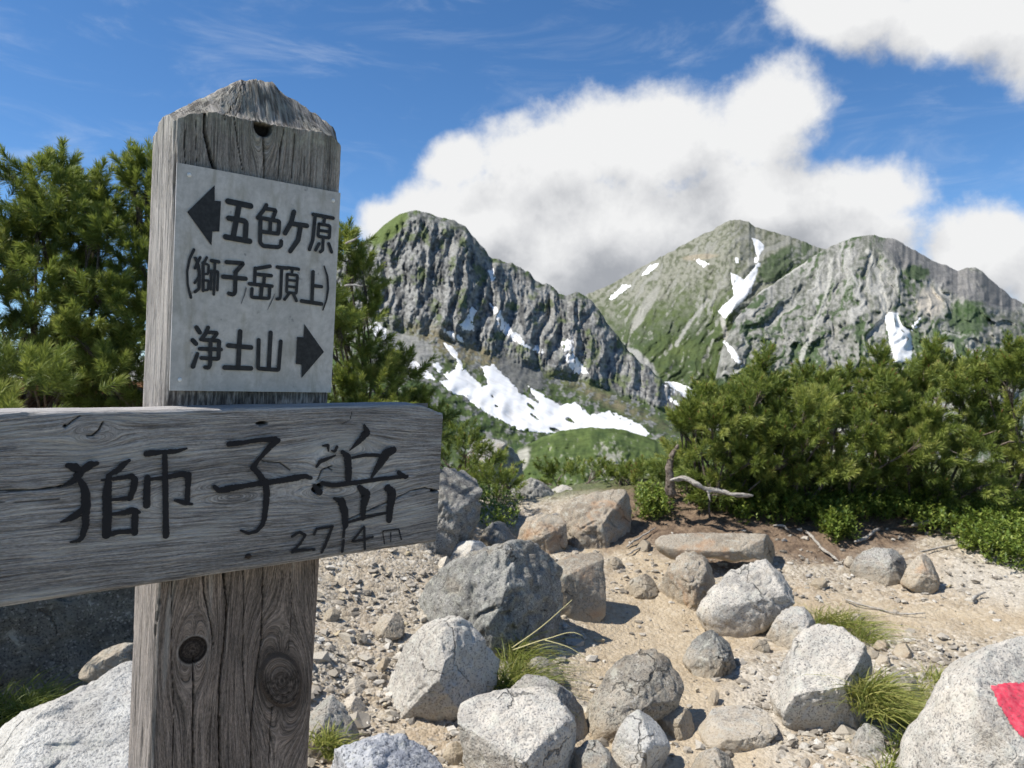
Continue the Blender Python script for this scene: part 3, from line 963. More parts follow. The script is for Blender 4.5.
snow(LL, fL, [(565, 355), (574, 354), (580, 363), (588, 373), (575, 373), (568, 364)], "lower of two snow patches stacked in the shadowed gully", 0.6)
snow(LL, fL, [(663, 383), (675, 383), (689, 388), (695, 396), (685, 397), (670, 390)], "snow patch at the low end of the crags above the pine shrubs", 0.6)
snow(LL, fL, [(667, 396), (677, 402), (686, 408), (676, 406)], "narrow snow sliver under the snow patch at the end of the crags", 0.5)
snow(LL, fL, [(388, 341), (396, 347), (402, 354), (398, 355), (391, 349)], "thin snow strip between the pine edge and the slanting strip above the board", 0.5)
snow(LL, fL, [(432, 364), (437, 362), (442, 369), (440, 373)], "tiny snow scrap just left of the neck of the large snowfield", 0.5)
snow(LL, fL, [(536, 346), (544, 352), (541, 354), (534, 350)], "snow scrap at the lower end of the long diagonal snow gully", 0.5)
snow(LA, fA, [(755, 258), (759, 257), (760, 266), (756, 268)], "thin snow thread joining the wedge of snow to the forked snowfield", 1.5)
snow(LA, fA, [(735, 258), (738, 258), (739, 263), (735, 262)], "isolated snow dot above the forked snowfield", 1.4)
snow(LA, fA, [(607, 300), (624, 284), (631, 286), (614, 299)], "lower slanting snow streak on the left ridge of the pointed summit", 2.0)
snow(LA, fA, [(641, 276), (650, 265), (660, 263), (648, 274)], "upper slanting snow streak on the left ridge of the pointed summit", 2.0)
snow(LA, fA, [(694, 259), (703, 260), (709, 264), (703, 267)], "small snow spot on the tan ledge below the pointed summit", 1.8)
snow(LA, fA, [(752, 238), (760, 241), (765, 246), (758, 258), (755, 247)], "wedge of snow just under the pointed summit", 2.0)
snow(LA, fA, [(731, 273), (736, 275), (744, 280), (756, 266), (758, 270), (751, 292), (746, 298), (725, 319), (718, 311), (727, 302), (734, 296)], "forked snowfield in the middle of the pointed mountain", 2.4)
snow(LB, fA, [(724, 342), (728, 343), (733, 348), (739, 356), (741, 366), (735, 361), (729, 352)], "narrow snow tail running down into the pine tops", 1.6)
snow(LB, fA, [(885, 318), (889, 312), (897, 313), (902, 325), (909, 330), (912, 346), (911, 362), (894, 362), (890, 344)], "bright snowfield standing above the pine tops on the right hand mountain", 2.2)
snow(LB, fA, [(913, 325), (920, 318), (917, 326), (912, 330)], "speck of snow beside the bright snowfield on the right hand mountain", 1.4)


# ------------------------------------------------------------------ the signpost
def rot(y, p, r):
    c, s = math.cos, math.sin
    Rz = np.array([[c(y), -s(y), 0], [s(y), c(y), 0], [0, 0, 1]])
    Rx = np.array([[1, 0, 0], [0, c(p), -s(p)], [0, s(p), c(p)]])
    Ry = np.array([[c(r), 0, s(r)], [0, 1, 0], [-s(r), 0, c(r)]])
    return Rz @ Rx @ Ry


SM = rot(0.6848, 0.085, 0.01654)
SO = np.array([-0.28624, 0.66, 0.19 + EYE[2]])
PW, PH = 0.1512, 0.1965                 # metal plate
PL, PR, PD = -0.0026, 0.1522, 0.072     # post: left and right edge of its face, depth


def SW(u, d, v):
    u, d, v = np.broadcast_arrays(np.asarray(u, float), np.asarray(d, float), np.asarray(v, float))
    return SO + np.stack([u, -d, v], -1) @ SM.T


def on_face(pts, d):
    """(u, v) on the plane a distance d in front of the post's face, for points seen at pixels"""
    pts = np.asarray(pts, float)
    ray = np.stack([(pts[:, 0] - 512) / F, np.ones(len(pts)), (384 - pts[:, 1]) / F], 1)
    n = SM[:, 1]
    t = (n @ (SW(0, d, 0) - EYE)) / (ray @ n)
    rel = (EYE + ray * t[:, None] - SO) @ SM
    return rel[:, [0, 2]]


def crop(x0, y0, k, *pts):
    return [(x0 + a / k, y0 + b / k) for a, b in pts]


def wood(name, base, warm, board=False):
    m, n, b = material(name, 0.9, 0.12)
    g = n.attr('grain', 'Vector')
    sp = n.new('ShaderNodeSeparateXYZ')
    n.put(sp.inputs[0], g)
    a_, l_ = sp.outputs[0], sp.outputs[1]

    def vec(ka, kl, off=0.0):
        c = n.new('ShaderNodeCombineXYZ')
        n.put(c.inputs[0], n.math('MULTIPLY', a_, ka))
        n.put(c.inputs[1], n.math('MULTIPLY', l_, kl))
        c.inputs[2].default_value = off
        return c.outputs[0]
    f1 = n.noise(vec(780, 20), 1.0, 5, 0.65)
    f2 = n.noise(vec(190, 9, 3.0), 1.0, 4, 0.6)
    f3 = n.noise(vec(45, 11, 7.0), 1.0, 4, 0.6)
    f4 = n.noise(vec(1100, 70, 5.0), 1.0, 3, 0.7)
    f5 = n.noise(vec(1250, 240, 23.0), 1.0, 3, 0.7)
    # growth rings
    c = n.math('ADD', n.math('MULTIPLY', a_, 235.0 if board else 150.0), n.math('MULTIPLY', f2, 1.5))
    ring = n.math('FRACT', c)
    ringd = n.math('MULTIPLY', n.range(ring, 0.55, 0.93, 0.0, 1.0), n.range(ring, 0.93, 1.0, 1.0, 0.0))
    k = n.math('ADD', n.math('MULTIPLY', f1, 0.55), n.math('MULTIPLY', f2, 0.25))
    k = n.math('ADD', k, n.math('MULTIPLY', f4, 0.42))
    k = n.math('ADD', k, n.math('MULTIPLY', n.math('SUBTRACT', f5, 0.5), 0.55))
    k = n.math('SUBTRACT', k, 0.05)
    k = n.math('SUBTRACT', k, n.math('MULTIPLY', ringd, 0.085 if board else 0.05))
    lo, mid, hi = [tuple(base * q) for q in ((0.36, 1.0, 1.75) if not board else (0.45, 1.0, 1.6))]
    col = n.ramp(n.range(k, 0.36, 0.74), [(0.0, lo), (0.45, mid), (1.0, hi)])
    wl, wm, wh = [tuple(warm * q) for q in (0.32, 1.0, 1.9)]
    colw = n.ramp(n.range(k, 0.40, 0.70), [(0.0, wl), (0.45, wm), (1.0, wh)])
    col = n.mix(n.attr('warm'), col, colw)
    col = n.mix(n.range(f3, 0.35, 0.7, 0.0, 0.5, True), col, n.mix(0.5, col, (base[0] * 0.45, base[1] * 0.44, base[2] * 0.45)))
    hl = n.noise(vec(330, 5, 11.0), 1.0, 4, 0.55)
    hl2 = n.noise(vec(620, 9, 17.0), 1.0, 3, 0.55)
    hair = n.math('MAXIMUM', n.range(n.math('ABSOLUTE', n.math('SUBTRACT', hl, 0.5)), 0.0, 0.022, 0.85, 0.0), n.range(n.math('ABSOLUTE', n.math('SUBTRACT', hl2, 0.5)), 0.0, 0.03, 0.55, 0.0))
    hair = n.math('MULTIPLY', hair, n.range(f3, 0.35, 0.6, 0.25, 1.0))
    col = n.mix(hair, col, (base[0] * 0.22, base[1] * 0.21, base[2] * 0.2))
    tc = n.new('ShaderNodeTexCoord')
    lich = n.range(n.noise(tc.outputs['Object'], 160, 4, 0.7), 0.45, 0.65, 0, 1)
    lc = n.mix(lich, (0.26, 0.25, 0.20), (0.50, 0.50, 0.38))
    col = n.mix(n.math('MULTIPLY', n.attr('lichen'), 0.75), col, n.mix(0.35, lc, col))
    col = n.mix(n.attr('pale'), col, n.mix(0.6, col, (0.56, 0.54, 0.51)))
    col = n.mix(n.attr('stain'), col, (0.018, 0.014, 0.013))  # dark of knots, cracks, holes and the shadow painted below the plate
    n.put(b.inputs['Base Color'], col)
    h = n.math('ADD', n.math('SUBTRACT', n.math('MULTIPLY', f1, 0.8), n.math('MULTIPLY', hair, 0.5)), n.math('SUBTRACT', n.math('MULTIPLY', f4, 0.5), n.math('MULTIPLY', ringd, 0.35)))
    n.put(b.inputs['Normal'], n.bump(h, 0.9, 0.0018))
    return m


M_POST = wood("weathered_post_wood", np.array([0.345, 0.312, 0.282]), np.array([0.235, 0.187, 0.158]))
M_BOARD = wood("weathered_board_wood", np.array([0.385, 0.362, 0.348]), np.array([0.17, 0.15, 0.13]), True)


def build_post(parent):
    # cross-section: start at the back left corner, along the left side, front, right side and back
    rc = 0.0065
    ang = np.linspace(0, np.pi / 2, 9)[1:-1]
    sec = [(PL, -PD)]
    sec += [(PL, d) for d in np.linspace(-PD, -rc, 66)[1:]]
    sec += [(PL + rc - rc * math.cos(a), -rc + rc * math.sin(a)) for a in ang]
    sec += [(u, 0.0) for u in np.linspace(PL + rc, PR - rc, 176)]
    sec += [(PR - rc + rc * math.sin(a), -rc + rc * math.cos(a)) for a in ang]
    sec += [(PR, d) for d in np.linspace(-rc, -PD, 16)]
    sec += [(u, -PD) for u in np.linspace(PR, PL, 18)[1:-1]]
    sec = np.array(sec)
    nu = len(sec)
    prof = on_face([(150, 140), (155, 121), (160, 112), (175, 105), (195, 98), (210, 94), (225, 87), (235, 82), (250, 81), (265, 82), (272, 85), (278, 92), (290, 100), (300, 106), (315, 116),
                    (330, 127), (338, 133), (345, 142)], -0.034)
    fr = on_face([(150, 150), (165, 128), (176, 119), (190, 114), (215, 112), (240, 118), (255, 121), (275, 125), (300, 129), (325, 133), (335, 138), (345, 150)], 0.0)

    def H(u, d):
        hp = np.interp(u, prof[:, 0], prof[:, 1])
        hf = np.interp(u, fr[:, 0], fr[:, 1])
        k = sstep(0.0, -0.030, d)
        h = np.minimum(hf, hp) * (1 - k) + hp * k - 0.012 * sstep(-0.04, -PD, d)
        h = h - 0.006 * sstep(0.05, 0.0, u - PL) * k
        return h + 0.0022 * fbm(u * 160, d * 160, 1.0, 3) - 0.002 * np.maximum(0, pnoise(u * 420, d * 60, 4.0))
    vb = -0.66
    tt = np.linspace(0, 1, 800)
    v_low = np.linspace(-1.70, vb, 20)[:-1]
    Hs = H(sec[:, 0], sec[:, 1])
    Vv = np.vstack([np.repeat(v_low[:, None], nu, 1), vb + tt[:, None] * (Hs - vb)[None]])
    nr = len(Vv)
    U = np.repeat(sec[None, :, 0], nr, 0)
    D = np.repeat(sec[None, :, 1], nr, 0)
    nx = np.gradient(np.r_[sec[-1:, 1], sec[:, 1], sec[:1, 1]])[1:-1]
    ny = -np.gradient(np.r_[sec[-1:, 0], sec[:, 0], sec[:1, 0]])[1:-1]
    ln = np.hypot(nx, ny) + 1e-9
    nx, ny = -nx / ln, -ny / ln
    s_len = np.r_[0, np.cumsum(np.hypot(*np.diff(sec, axis=0).T))]
    ga = np.repeat(s_len[None], nr, 0)
    front = np.repeat((sec[None, :, 1] > -0.004) & (sec[None, :, 0] > PL + 0.001) & (sec[None, :, 0] < PR + 0.001), nr, 0)
    left = np.repeat(sec[None, :, 0] < PL + 0.004, nr, 0)
    gl = Vv.copy()
    stain = np.zeros_like(ga)
    disp = np.zeros_like(ga)
    # knots bend the grain round themselves
    pale = np.zeros_like(ga)
    for (px, py, rpx, sx) in [(263, 127, 9, 1.0), (193, 650, 13, 1.0), (281, 680, 20, 1.0)]:
        (ku, kv), (ku2, _) = on_face([(px, py), (px + rpx, py)], 0.0)
        rk = ku2 - ku
        du, dv = U - ku, (Vv - kv)
        dvv = dv * (0.42 if rpx != 20 else 0.5) + (0.35 * du if rpx == 20 else 0)
        r2 = du ** 2 + dvv ** 2
        infl = np.where(front, 1.0, 0.0)
        ga = ga - infl * du * (1.55 * rk) ** 2 / (r2 + (0.75 * rk) ** 2)
        rr = np.hypot(du, dv * (1.0 if rpx != 20 else 0.82) + (0.4 * du if rpx == 20 else 0)) / rk
        inn = sstep(1.08, 0.9, rr) * infl
        ga = ga * (1 - inn) + inn * (rr * rk * 1.2)
        if rpx == 9:
            half = sstep(-0.25, 0.05, -dv / rk + 0.25)
            stain = np.maximum(stain, inn * 0.97 * half)
            disp = disp - inn * half * 0.008
        elif rpx == 13:
            stain = np.maximum(stain, inn * (0.82 + 0.35 * fbm(du * 500, dv * 500, 2.0, 3)))
            stain = np.maximum(stain, infl * 0.85 * sstep(0.13, 0.04, np.abs(rr - 1.0)))
            pale = np.maximum(pale, infl * (0.35 + 0.5 * fbm(du * 300, dv * 300, 7.0, 3)) * sstep(0.14, 0.05, np.abs(rr - 1.16)))
            disp = disp - inn * 0.0016
        else:
            stain = np.maximum(stain, inn * (0.55 + 0.8 * fbm(du * 260 + 3, dv * 260, 2.0, 4)) * sstep(-0.5, 0.4, -dv / rk + 0.45))
            stain = np.maximum(stain, infl * 0.45 * sstep(0.5, 0.0, np.abs(rr - 1.15)))
            disp = disp + inn * 0.002
    cracks = [([(207, 100), (205, 118), (205, 133), (209, 150), (214, 168), (216, 200)], 1.5, 0.010), ([(225, 545), (224, 576), (227, 604), (226, 628), (221, 670), (219, 700), (220, 768), (221, 790)], 1.05, 0.009),
              ([(193, 655), (193.5, 690), (193, 730), (194, 800)], 0.7, 0.006), ([(202, 560), (204, 592), (210, 620), (214, 650)], 0.55, 0.003),
              ([(263, 540), (263, 600), (261, 640), (254, 690), (251, 730), (252, 800)], 0.6, 0.005), ([(243, 560), (244, 600), (243, 660), (246, 720)], 0.45, 0.003), ([(263, 130), (264, 150), (264, 190)], 0.8, 0.006),
              ([(284, 127), (280, 150), (278, 180)], 0.8, 0.004), ([(295, 130), (294, 150), (292, 180)], 0.5, 0.002), ([(186, 116), (185, 140), (186, 170)], 0.5, 0.002),
              ([(196, 112), (196, 130), (197, 165)], 0.4, 0.002), ([(233, 105), (236, 130), (242, 170)], 0.4, 0.002), ([(305, 132), (304, 180)], 0.35, 0.0015), ([(272, 700), (270, 730), (269, 800)], 0.5, 0.003),
              ([(222, 90), (224, 112), (225, 120)], 0.5, 0.003), ([(290, 560), (292, 610), (288, 660)], 0.35, 0.001), ([(172, 560), (171, 640), (174, 720), (172, 790)], 0.35, 0.001)]
    scale = 0.00086
    wob = 0.0009 * fbm(Vv * 40, U * 30, 2.0, 3)
    for pts, wpx, dep in cracks:
        q = on_face(pts, 0.0)
        if pts[0][1] < 200 and pts[-1][1] > 150:
            pass
        cu = np.interp(Vv, q[::-1, 1], q[::-1, 0])
        mask = front & (Vv <= q[0, 1]) & (Vv >= q[-1, 1])
        end = np.minimum((q[0, 1] - Vv), (Vv - q[-1, 1])) / 0.02
        w = wpx * scale * np.clip(end + (0.6 if pts[0][1] < 112 else 0.15), 0.15, 1) * (1 + 0.35 * pnoise(Vv * 60, 0 * U, wpx * 9))
        prox = np.exp(-np.abs(U + wob - cu) / np.maximum(w, 1e-5) * 0.9) * mask
        core = sstep(1.25, 0.55, np.abs(U + wob - cu) / np.maximum(w, 1e-5)) * mask
        stain = np.maximum(stain, 0.97 * core)
        disp = disp - dep * core - 0.0012 * prox
    # weathered ribs: deeper towards the top, strong on the side
    topd = (Hs[None] - Vv)
    ero = sstep(0.12, 0.0, topd)
    groove = ridged(ga * 190, gl * 5, 3.0, 3)
    disp = disp + (0.0006 + 0.0014 * ero + 0.0006 * left) * (groove - 0.4) + 0.0012 * fbm(U * 30 + D * 40, Vv * 9, 1.0, 3)
    sidecrack = left * sstep(0.75, 0.9, ridged(ga * 130 + 0.3, gl * 3.0, 9.0, 2))
    stain = np.maximum(stain, 0.65 * sidecrack)
    disp = disp - 0.002 * sidecrack
    q = on_face([(240, 396), (240, 410)], 0.0)
    shadow_band = front * sstep(q[0, 1] + 0.012, q[0, 1], Vv) * sstep(q[1, 1] - 0.03, q[1, 1] - 0.01, Vv)  # shadow between plate and board, painted into the wood
    stain = np.maximum(stain, 0.75 * shadow_band * sstep(-0.3, 0.25, fbm(ga * 420, gl * 60, 5.0, 3)))
    warm = sstep(-0.19, -0.30, Vv + 0.02 * fbm(U * 30, Vv * 10, 2.0)) * np.where(left, 0.55, 1.0)
    pale = np.maximum(pale, left * (0.65 * sstep(-0.45, 0.1, Vv) + 0.35) * (0.75 + 0.5 * fbm(ga * 140, gl * 6, 11.0, 3)))  # left side paler: sunlight put into its colour
    pale = np.maximum(pale, 0.65 * front * sstep(0.3, 0.55, fbm(U * 60, Vv * 5, 7.0, 3) + 0.35 * np.exp(-((U - PR + 0.03) / 0.018) ** 2) * sstep(-0.5, -0.3, Vv)))
    lich = sstep(0.035, 0.0, topd) * sstep(-0.35, 0.2, fbm(U * 60 + D * 50, Vv * 60, 3.0, 3) + 0.1)
    U2, D2 = U + nx * disp, D + ny * disp
    V = SW(U2, D2, Vv).reshape(-1, 3)
    Q = grid_faces(nr, nu, True)
    grain = np.stack([ga, gl, np.zeros_like(ga)], -1).reshape(-1, 3)
    # top: rings drawn in towards the middle line
    ks = np.linspace(1, 0.0, 26)[1:]
    cu, cd = (PL + PR) / 2, -PD / 2
    base_u, base_d = U2[-1], D2[-1]
    Vc, Gc, Lc_ = [], [], []
    for k in ks:
        uu = cu + (base_u - cu) * k
        dd = cd + (base_d - cd) * k
        hh = H(uu, dd) + (1 - sstep(0.8, 1.0, k)) * (0.002 * fbm(uu * 230, dd * 90, 6.0, 3))
        Vc.append(SW(uu, dd, hh))
        Gc.append(np.stack([uu * 1.0, dd * 0.4 + 3, hh * 0], -1))
        Lc_.append(np.full(nu, 0.85) * sstep(-0.4, 0.2, fbm(uu * 90, dd * 90, 3.0, 3)))
    base = nr * nu
    Vall = np.vstack([V] + Vc)
    Q2 = grid_faces(len(ks) + 1, nu, True, base=(nr - 1) * nu)
    nt = len(ks) * nu

    def ext(a, v):
        return np.r_[a.ravel(), np.full(nt, v)]
    stc = np.concatenate([0.8 * sstep(0.45, 0.75, ridged((cu + (base_u - cu) * k) * 200, (cd + (base_d - cd) * k) * 60, 2.0, 3)) for k in ks])
    at = {"grain": np.vstack([grain] + Gc), "stain": np.r_[stain.ravel(), stc * 0.8], "warm": ext(warm, 0.0),
          "pale": ext(np.clip(pale, 0, 1), 0.3), "lichen": np.r_[lich.ravel(), np.concatenate(Lc_)]}
    return mk("post", Vall, [Q, Q2], M_POST, parent, SO, True, at)


BT = 0.030                              # board thickness
BR = -0.01366                           # the board's own slant


def board_uv(pts, extra=0.0):
    q = on_face(pts, BT + extra)
    c, s = math.cos(BR), math.sin(BR)
    r = q - BO
    return np.stack([r[:, 0] * c - r[:, 1] * s, r[:, 0] * s + r[:, 1] * c], 1)


BO = on_face([(443, 406)], BT)[0]


def BW(a, b_, d):
    c, s = math.cos(BR), math.sin(BR)
    return SW(BO[0] + a * c + b_ * s, d, BO[1] - a * s + b_ * c)


BH = float(-board_uv([(436, 541.5)])[0, 1])


def build_board(parent):
    L = 0.66
    na, nb = 760, 172
    a = np.linspace(-L, 0, na)
    ttb = np.linspace(0, 1, nb)
    top_px = [(-60, 413.5), (0, 413), (60, 412), (110, 411.5), (150, 410.5), (250, 408), (350, 406), (395, 405), (420, 405), (430, 408.5), (438, 412), (444, 413.5)]
    top = board_uv(top_px)
    ta = np.interp(a, np.r_[-2, top[:, 0]], np.r_[0, top[:, 1]]) + 0.0007 * fbm(a * 22, a * 0, 2.0, 3)
    rim = board_uv([(443, 413), (441.5, 440), (440, 470), (439, 491), (438, 515), (436, 541)])
    B_ = -BH + ttb[:, None] * (ta + BH)[None]
    shift = np.interp(B_[:, -1], rim[::-1, 1], rim[::-1, 0]) + 0.0008 * fbm(B_[:, -1] * 90, B_[:, -1] * 0, 1.0, 3)
    A = a[None] + (a[None] / L + 1) ** 12 * shift[:, None]
    bow = 0.0
    gx = B_.copy()                     # across the grain
    gy = A.copy()
    stain = np.zeros_like(A)
    disp = np.zeros_like(A)
    # figure: two knots and an eye the rings flow round
    for (px, py, r, st, amt) in [(336, 485, 0.012, 0.36, 1.5), (233, 491, 0.012, 0.30, 1.2), (345, 455, 0.016, 0.5, 1.2), (95, 433, 0.008, 0.5, 1.2), (175, 500, 0.008, 0.4, 0.7)]:
        ka, kb = board_uv([(px, py)])[0]
        da, db = (A - ka) * st, B_ - kb
        r2 = da ** 2 + db ** 2
        gx = gx - amt * db * r * r / (r2 + (0.55 * r) ** 2)
    gx = gx + 0.0026 * fbm(A * 6, B_ * 14, 4.0, 3) + 0.0012 * fbm(A * 30, B_ * 60, 4.0, 3)
    ga = gx
    # splits and holes
    lines = [([(440, 491), (425, 488), (411, 491), (395, 499), (370, 510), (345, 521)], 0.8, 0.004), ([(345, 523), (365, 516), (388, 512)], 0.6, 0.002), ([(-40, 491.5), (0, 491), (35, 490), (58, 487), (76, 482)], 0.9, 0.004),
             ([(262, 461), (280, 463), (290, 470)], 0.7, 0.002), ([(342, 424), (350, 420), (352, 412)], 0.5, 0.001), ([(332, 466), (322, 470), (318, 480)], 0.9, 0.003), ([(66, 427), (72, 421), (80, 416)], 0.7, 0.002),
             ([(87, 436), (93, 435), (99, 430), (103, 422)], 0.8, 0.003), ([(-20, 503), (20, 502), (60, 499)], 0.3, 0.0006), ([(329, 468), (332, 470)], 0.8, 0.002)]
    for pts, w, dep in lines:
        q = board_uv(pts)
        dd = seg_dist(q, A, B_ + 0.0004 * fbm(A * 90, B_ * 90, 2.0, 3))
        core = sstep(1.2 * w * 0.00082, 0.4 * w * 0.00082, dd)
        stain = np.maximum(stain, 0.95 * core)
        disp = disp - dep * core
    for (px, py, rx, ry) in [(262, 423.5, 6, 2.2), (317, 489, 5, 4.6), (65, 426, 2.2, 1.8), (434, 491, 4, 1.6), (321, 485, 3, 2)]:
        (ka, kb), (ka2, _), (_, kb2) = board_uv([(px, py), (px + rx, py), (px, py + ry)])
        dn = np.hypot((A - ka) / (ka2 - ka), (B_ - kb) / (kb2 - kb)) + 0.3 * fbm(A * 250, B_ * 250, 2.0, 2)
        core = sstep(1.1, 0.7, dn)
        stain = np.maximum(stain, 0.97 * core)
        disp = disp - 0.006 * core
    edge = np.minimum(ta[None] - B_, B_ + BH)
    rnd = np.clip(1 - edge / 0.004, 0, 1)
    disp = disp - (0.0012 + 0.0016 * np.clip(fbm(A * 40, B_ * 40, 8.0, 3) + 0.3, 0, 1)) * rnd ** 2 + 0.0005 * (ridged(ga * 260, gy * 8, 3.0, 3) - 0.4) + 0.0007 * fbm(A * 12, B_ * 25, 1.0, 3)
    pale = 0.75 * sstep(0.1, 0.45, fbm(A * 10, B_ * 40, 6.0, 4)) + 0.7 * sstep(0.0035, 0.0008, ta[None] - B_) + 0.5 * np.exp(-(((A - board_uv([(345, 500)])[0, 0]) / 0.05) ** 2 + ((B_ + 0.055) / 0.03) ** 2))  # top edge whitened to carry the sunlight along it
    warm = 0.35 * sstep(-0.10, -0.14, B_)
    zer = np.zeros(A.size)
    V = BW(A, B_, BT + disp)
    Vb = BW(A, B_, BT * 0.02 + 0 * A)
    n0 = A.size
    Q = [grid_faces(nb, na)]
    # rim strips joining front and back
    idx = np.arange(n0).reshape(nb, na)
    loop = np.concatenate([idx[0, :-1], idx[:-1, -1], idx[-1, :0:-1], idx[:0:-1, 0]])
    steps = 8
    Vr, G2, P2 = [], [], []
    fr_, bk = V.reshape(-1, 3)[loop], Vb.reshape(-1, 3)[loop]
    ar, br_ = A.ravel()[loop], B_.ravel()[loop]
    for i in range(1, steps + 1):
        t = i / steps
        Vr.append(fr_ * (1 - t) + bk * t)
        G2.append(np.stack([br_ * 0.3 + t * BT + 0.4, ar + br_, ar * 0], -1))
        P2.append(np.full(len(loop), 0.8))
    nl = len(loop)
    Vall = np.vstack([V.reshape(-1, 3)] + Vr)
    ring0 = loop
    qs = []
    for i in range(steps):
        a0 = ring0 if i == 0 else n0 + (i - 1) * nl + np.arange(nl)
        a1 = n0 + i * nl + np.arange(nl)
        qs.append(np.stack([a0, a1, np.roll(a1, -1), np.roll(a0, -1)], 1))
    nt = steps * nl
    # plain back
    cb = [BW(-L, -BH, 0.0006), BW(0, -BH, 0.0006), BW(0, 0, 0.0006), BW(-L, 0, 0.0006)]
    Vall = np.vstack([Vall, np.array(cb)])
    m0 = len(Vall) - 4
    qs.append(np.array([[m0 + 3, m0 + 2, m0 + 1, m0]]))
    grain = np.vstack([np.stack([ga, gy, 0 * ga], -1).reshape(-1, 3)] + G2 + [np.zeros((4, 3))])
    at = {"grain": grain, "stain": np.r_[stain.ravel(), np.zeros(nt + 4)], "warm": np.r_[warm.ravel(), np.zeros(nt + 4)],
          "pale": np.r_[np.clip(pale, 0, 1).ravel(), np.concatenate(P2), np.zeros(4)], "lichen": np.zeros(len(Vall))}
    return mk("board", Vall, Q + qs, M_BOARD, parent, SO, True, at)


def stroke(pts, widths, lift, to_world, step, tip=True, jag=0.0, seed=0):
    """a painted stroke in surface coordinates: rounded ends, thickness lift"""
    p = np.asarray(pts, float)
    L = np.r_[0, np.cumsum(np.hypot(*np.diff(p, axis=0).T))]
    n = max(3, int(L[-1] / step) + 2)
    u = np.linspace(0, L[-1], n)
    q = np.stack([np.interp(u, L, p[:, 0]), np.interp(u, L, p[:, 1])], 1)
    w = np.interp(u / L[-1], np.linspace(0, 1, len(widths)), widths) / 2
    for _ in range(2):
        if n > 4:
            q[1:-1] = 0.25 * q[:-2] + 0.5 * q[1:-1] + 0.25 * q[2:]
    t = np.gradient(q, axis=0)
    t /= np.linalg.norm(t, axis=1)[:, None] + 1e-12
    nn = np.stack([-t[:, 1], t[:, 0]], 1)
    # round caps
    caps = [(-math.cos(a), math.sin(a)) for a in np.linspace(0.15, np.pi / 2, 5)[:-1]]
    rows = [(q[0] + t[0] * w[0] * c, nn[0], w[0] * s) for c, s in caps] + [(q[i], nn[i], w[i]) for i in range(n)] + \
        [(q[-1] - t[-1] * w[-1] * c, nn[-1], w[-1] * s) for c, s in caps[::-1]]
    C = np.array([r[0] for r in rows])
    N = np.array([r[1] for r in rows])
    Wd = np.array([r[2] for r in rows])
    s1 = Wd * (1 + jag * fbm(np.arange(len(Wd)) * 0.35, Wd * 0, seed + 0.5, 3))
    s2 = Wd * (1 + jag * fbm(np.arange(len(Wd)) * 0.35, Wd * 0, seed + 9.5, 3))
    l, r = C + N * s1[:, None], C - N * s2[:, None]
    a = np.stack([l, C, r], 1).reshape(-1, 2)
    return to_world(a[:, 0], a[:, 1], lift), grid_faces(len(C), 3), a


M_INK, nI, bI = material("black_sign_paint", 0.55, 0.35)
bI.inputs['Base Color'].default_value = (0.016, 0.017, 0.02, 1)
tI = nI.new('ShaderNodeTexCoord')
nI.put(bI.inputs['Base Color'], nI.mix(nI.range(nI.noise(tI.outputs['Object'], 220, 4, 0.6), 0.4, 0.75), (0.013, 0.014, 0.017), (0.035, 0.036, 0.04)))

M_BRUSH, nB, bB = material("worn_brush_ink", 0.75, 0.2)
bB.inputs['Base Color'].default_value = (0.017, 0.017, 0.02, 1)
gB = nB.attr('grain', 'Vector')
mpB = nB.new('ShaderNodeMapping')
nB.put(mpB.inputs[0], gB)
mpB.inputs['Scale'].default_value = (120, 900, 1)
wr = nB.noise(mpB.outputs[0], 1.0, 3, 0.65)
wr2 = nB.noise(gB, 900.0, 2, 0.6)
cov = nB.math('ADD', nB.math('MULTIPLY', wr, 0.7), nB.math('MULTIPLY', wr2, 0.3))
cov = nB.math('ADD', cov, nB.attr('tone'))
nB.put(bB.inputs['Alpha'], nB.range(cov, 0.40, 0.50, 0.0, 0.96, True))


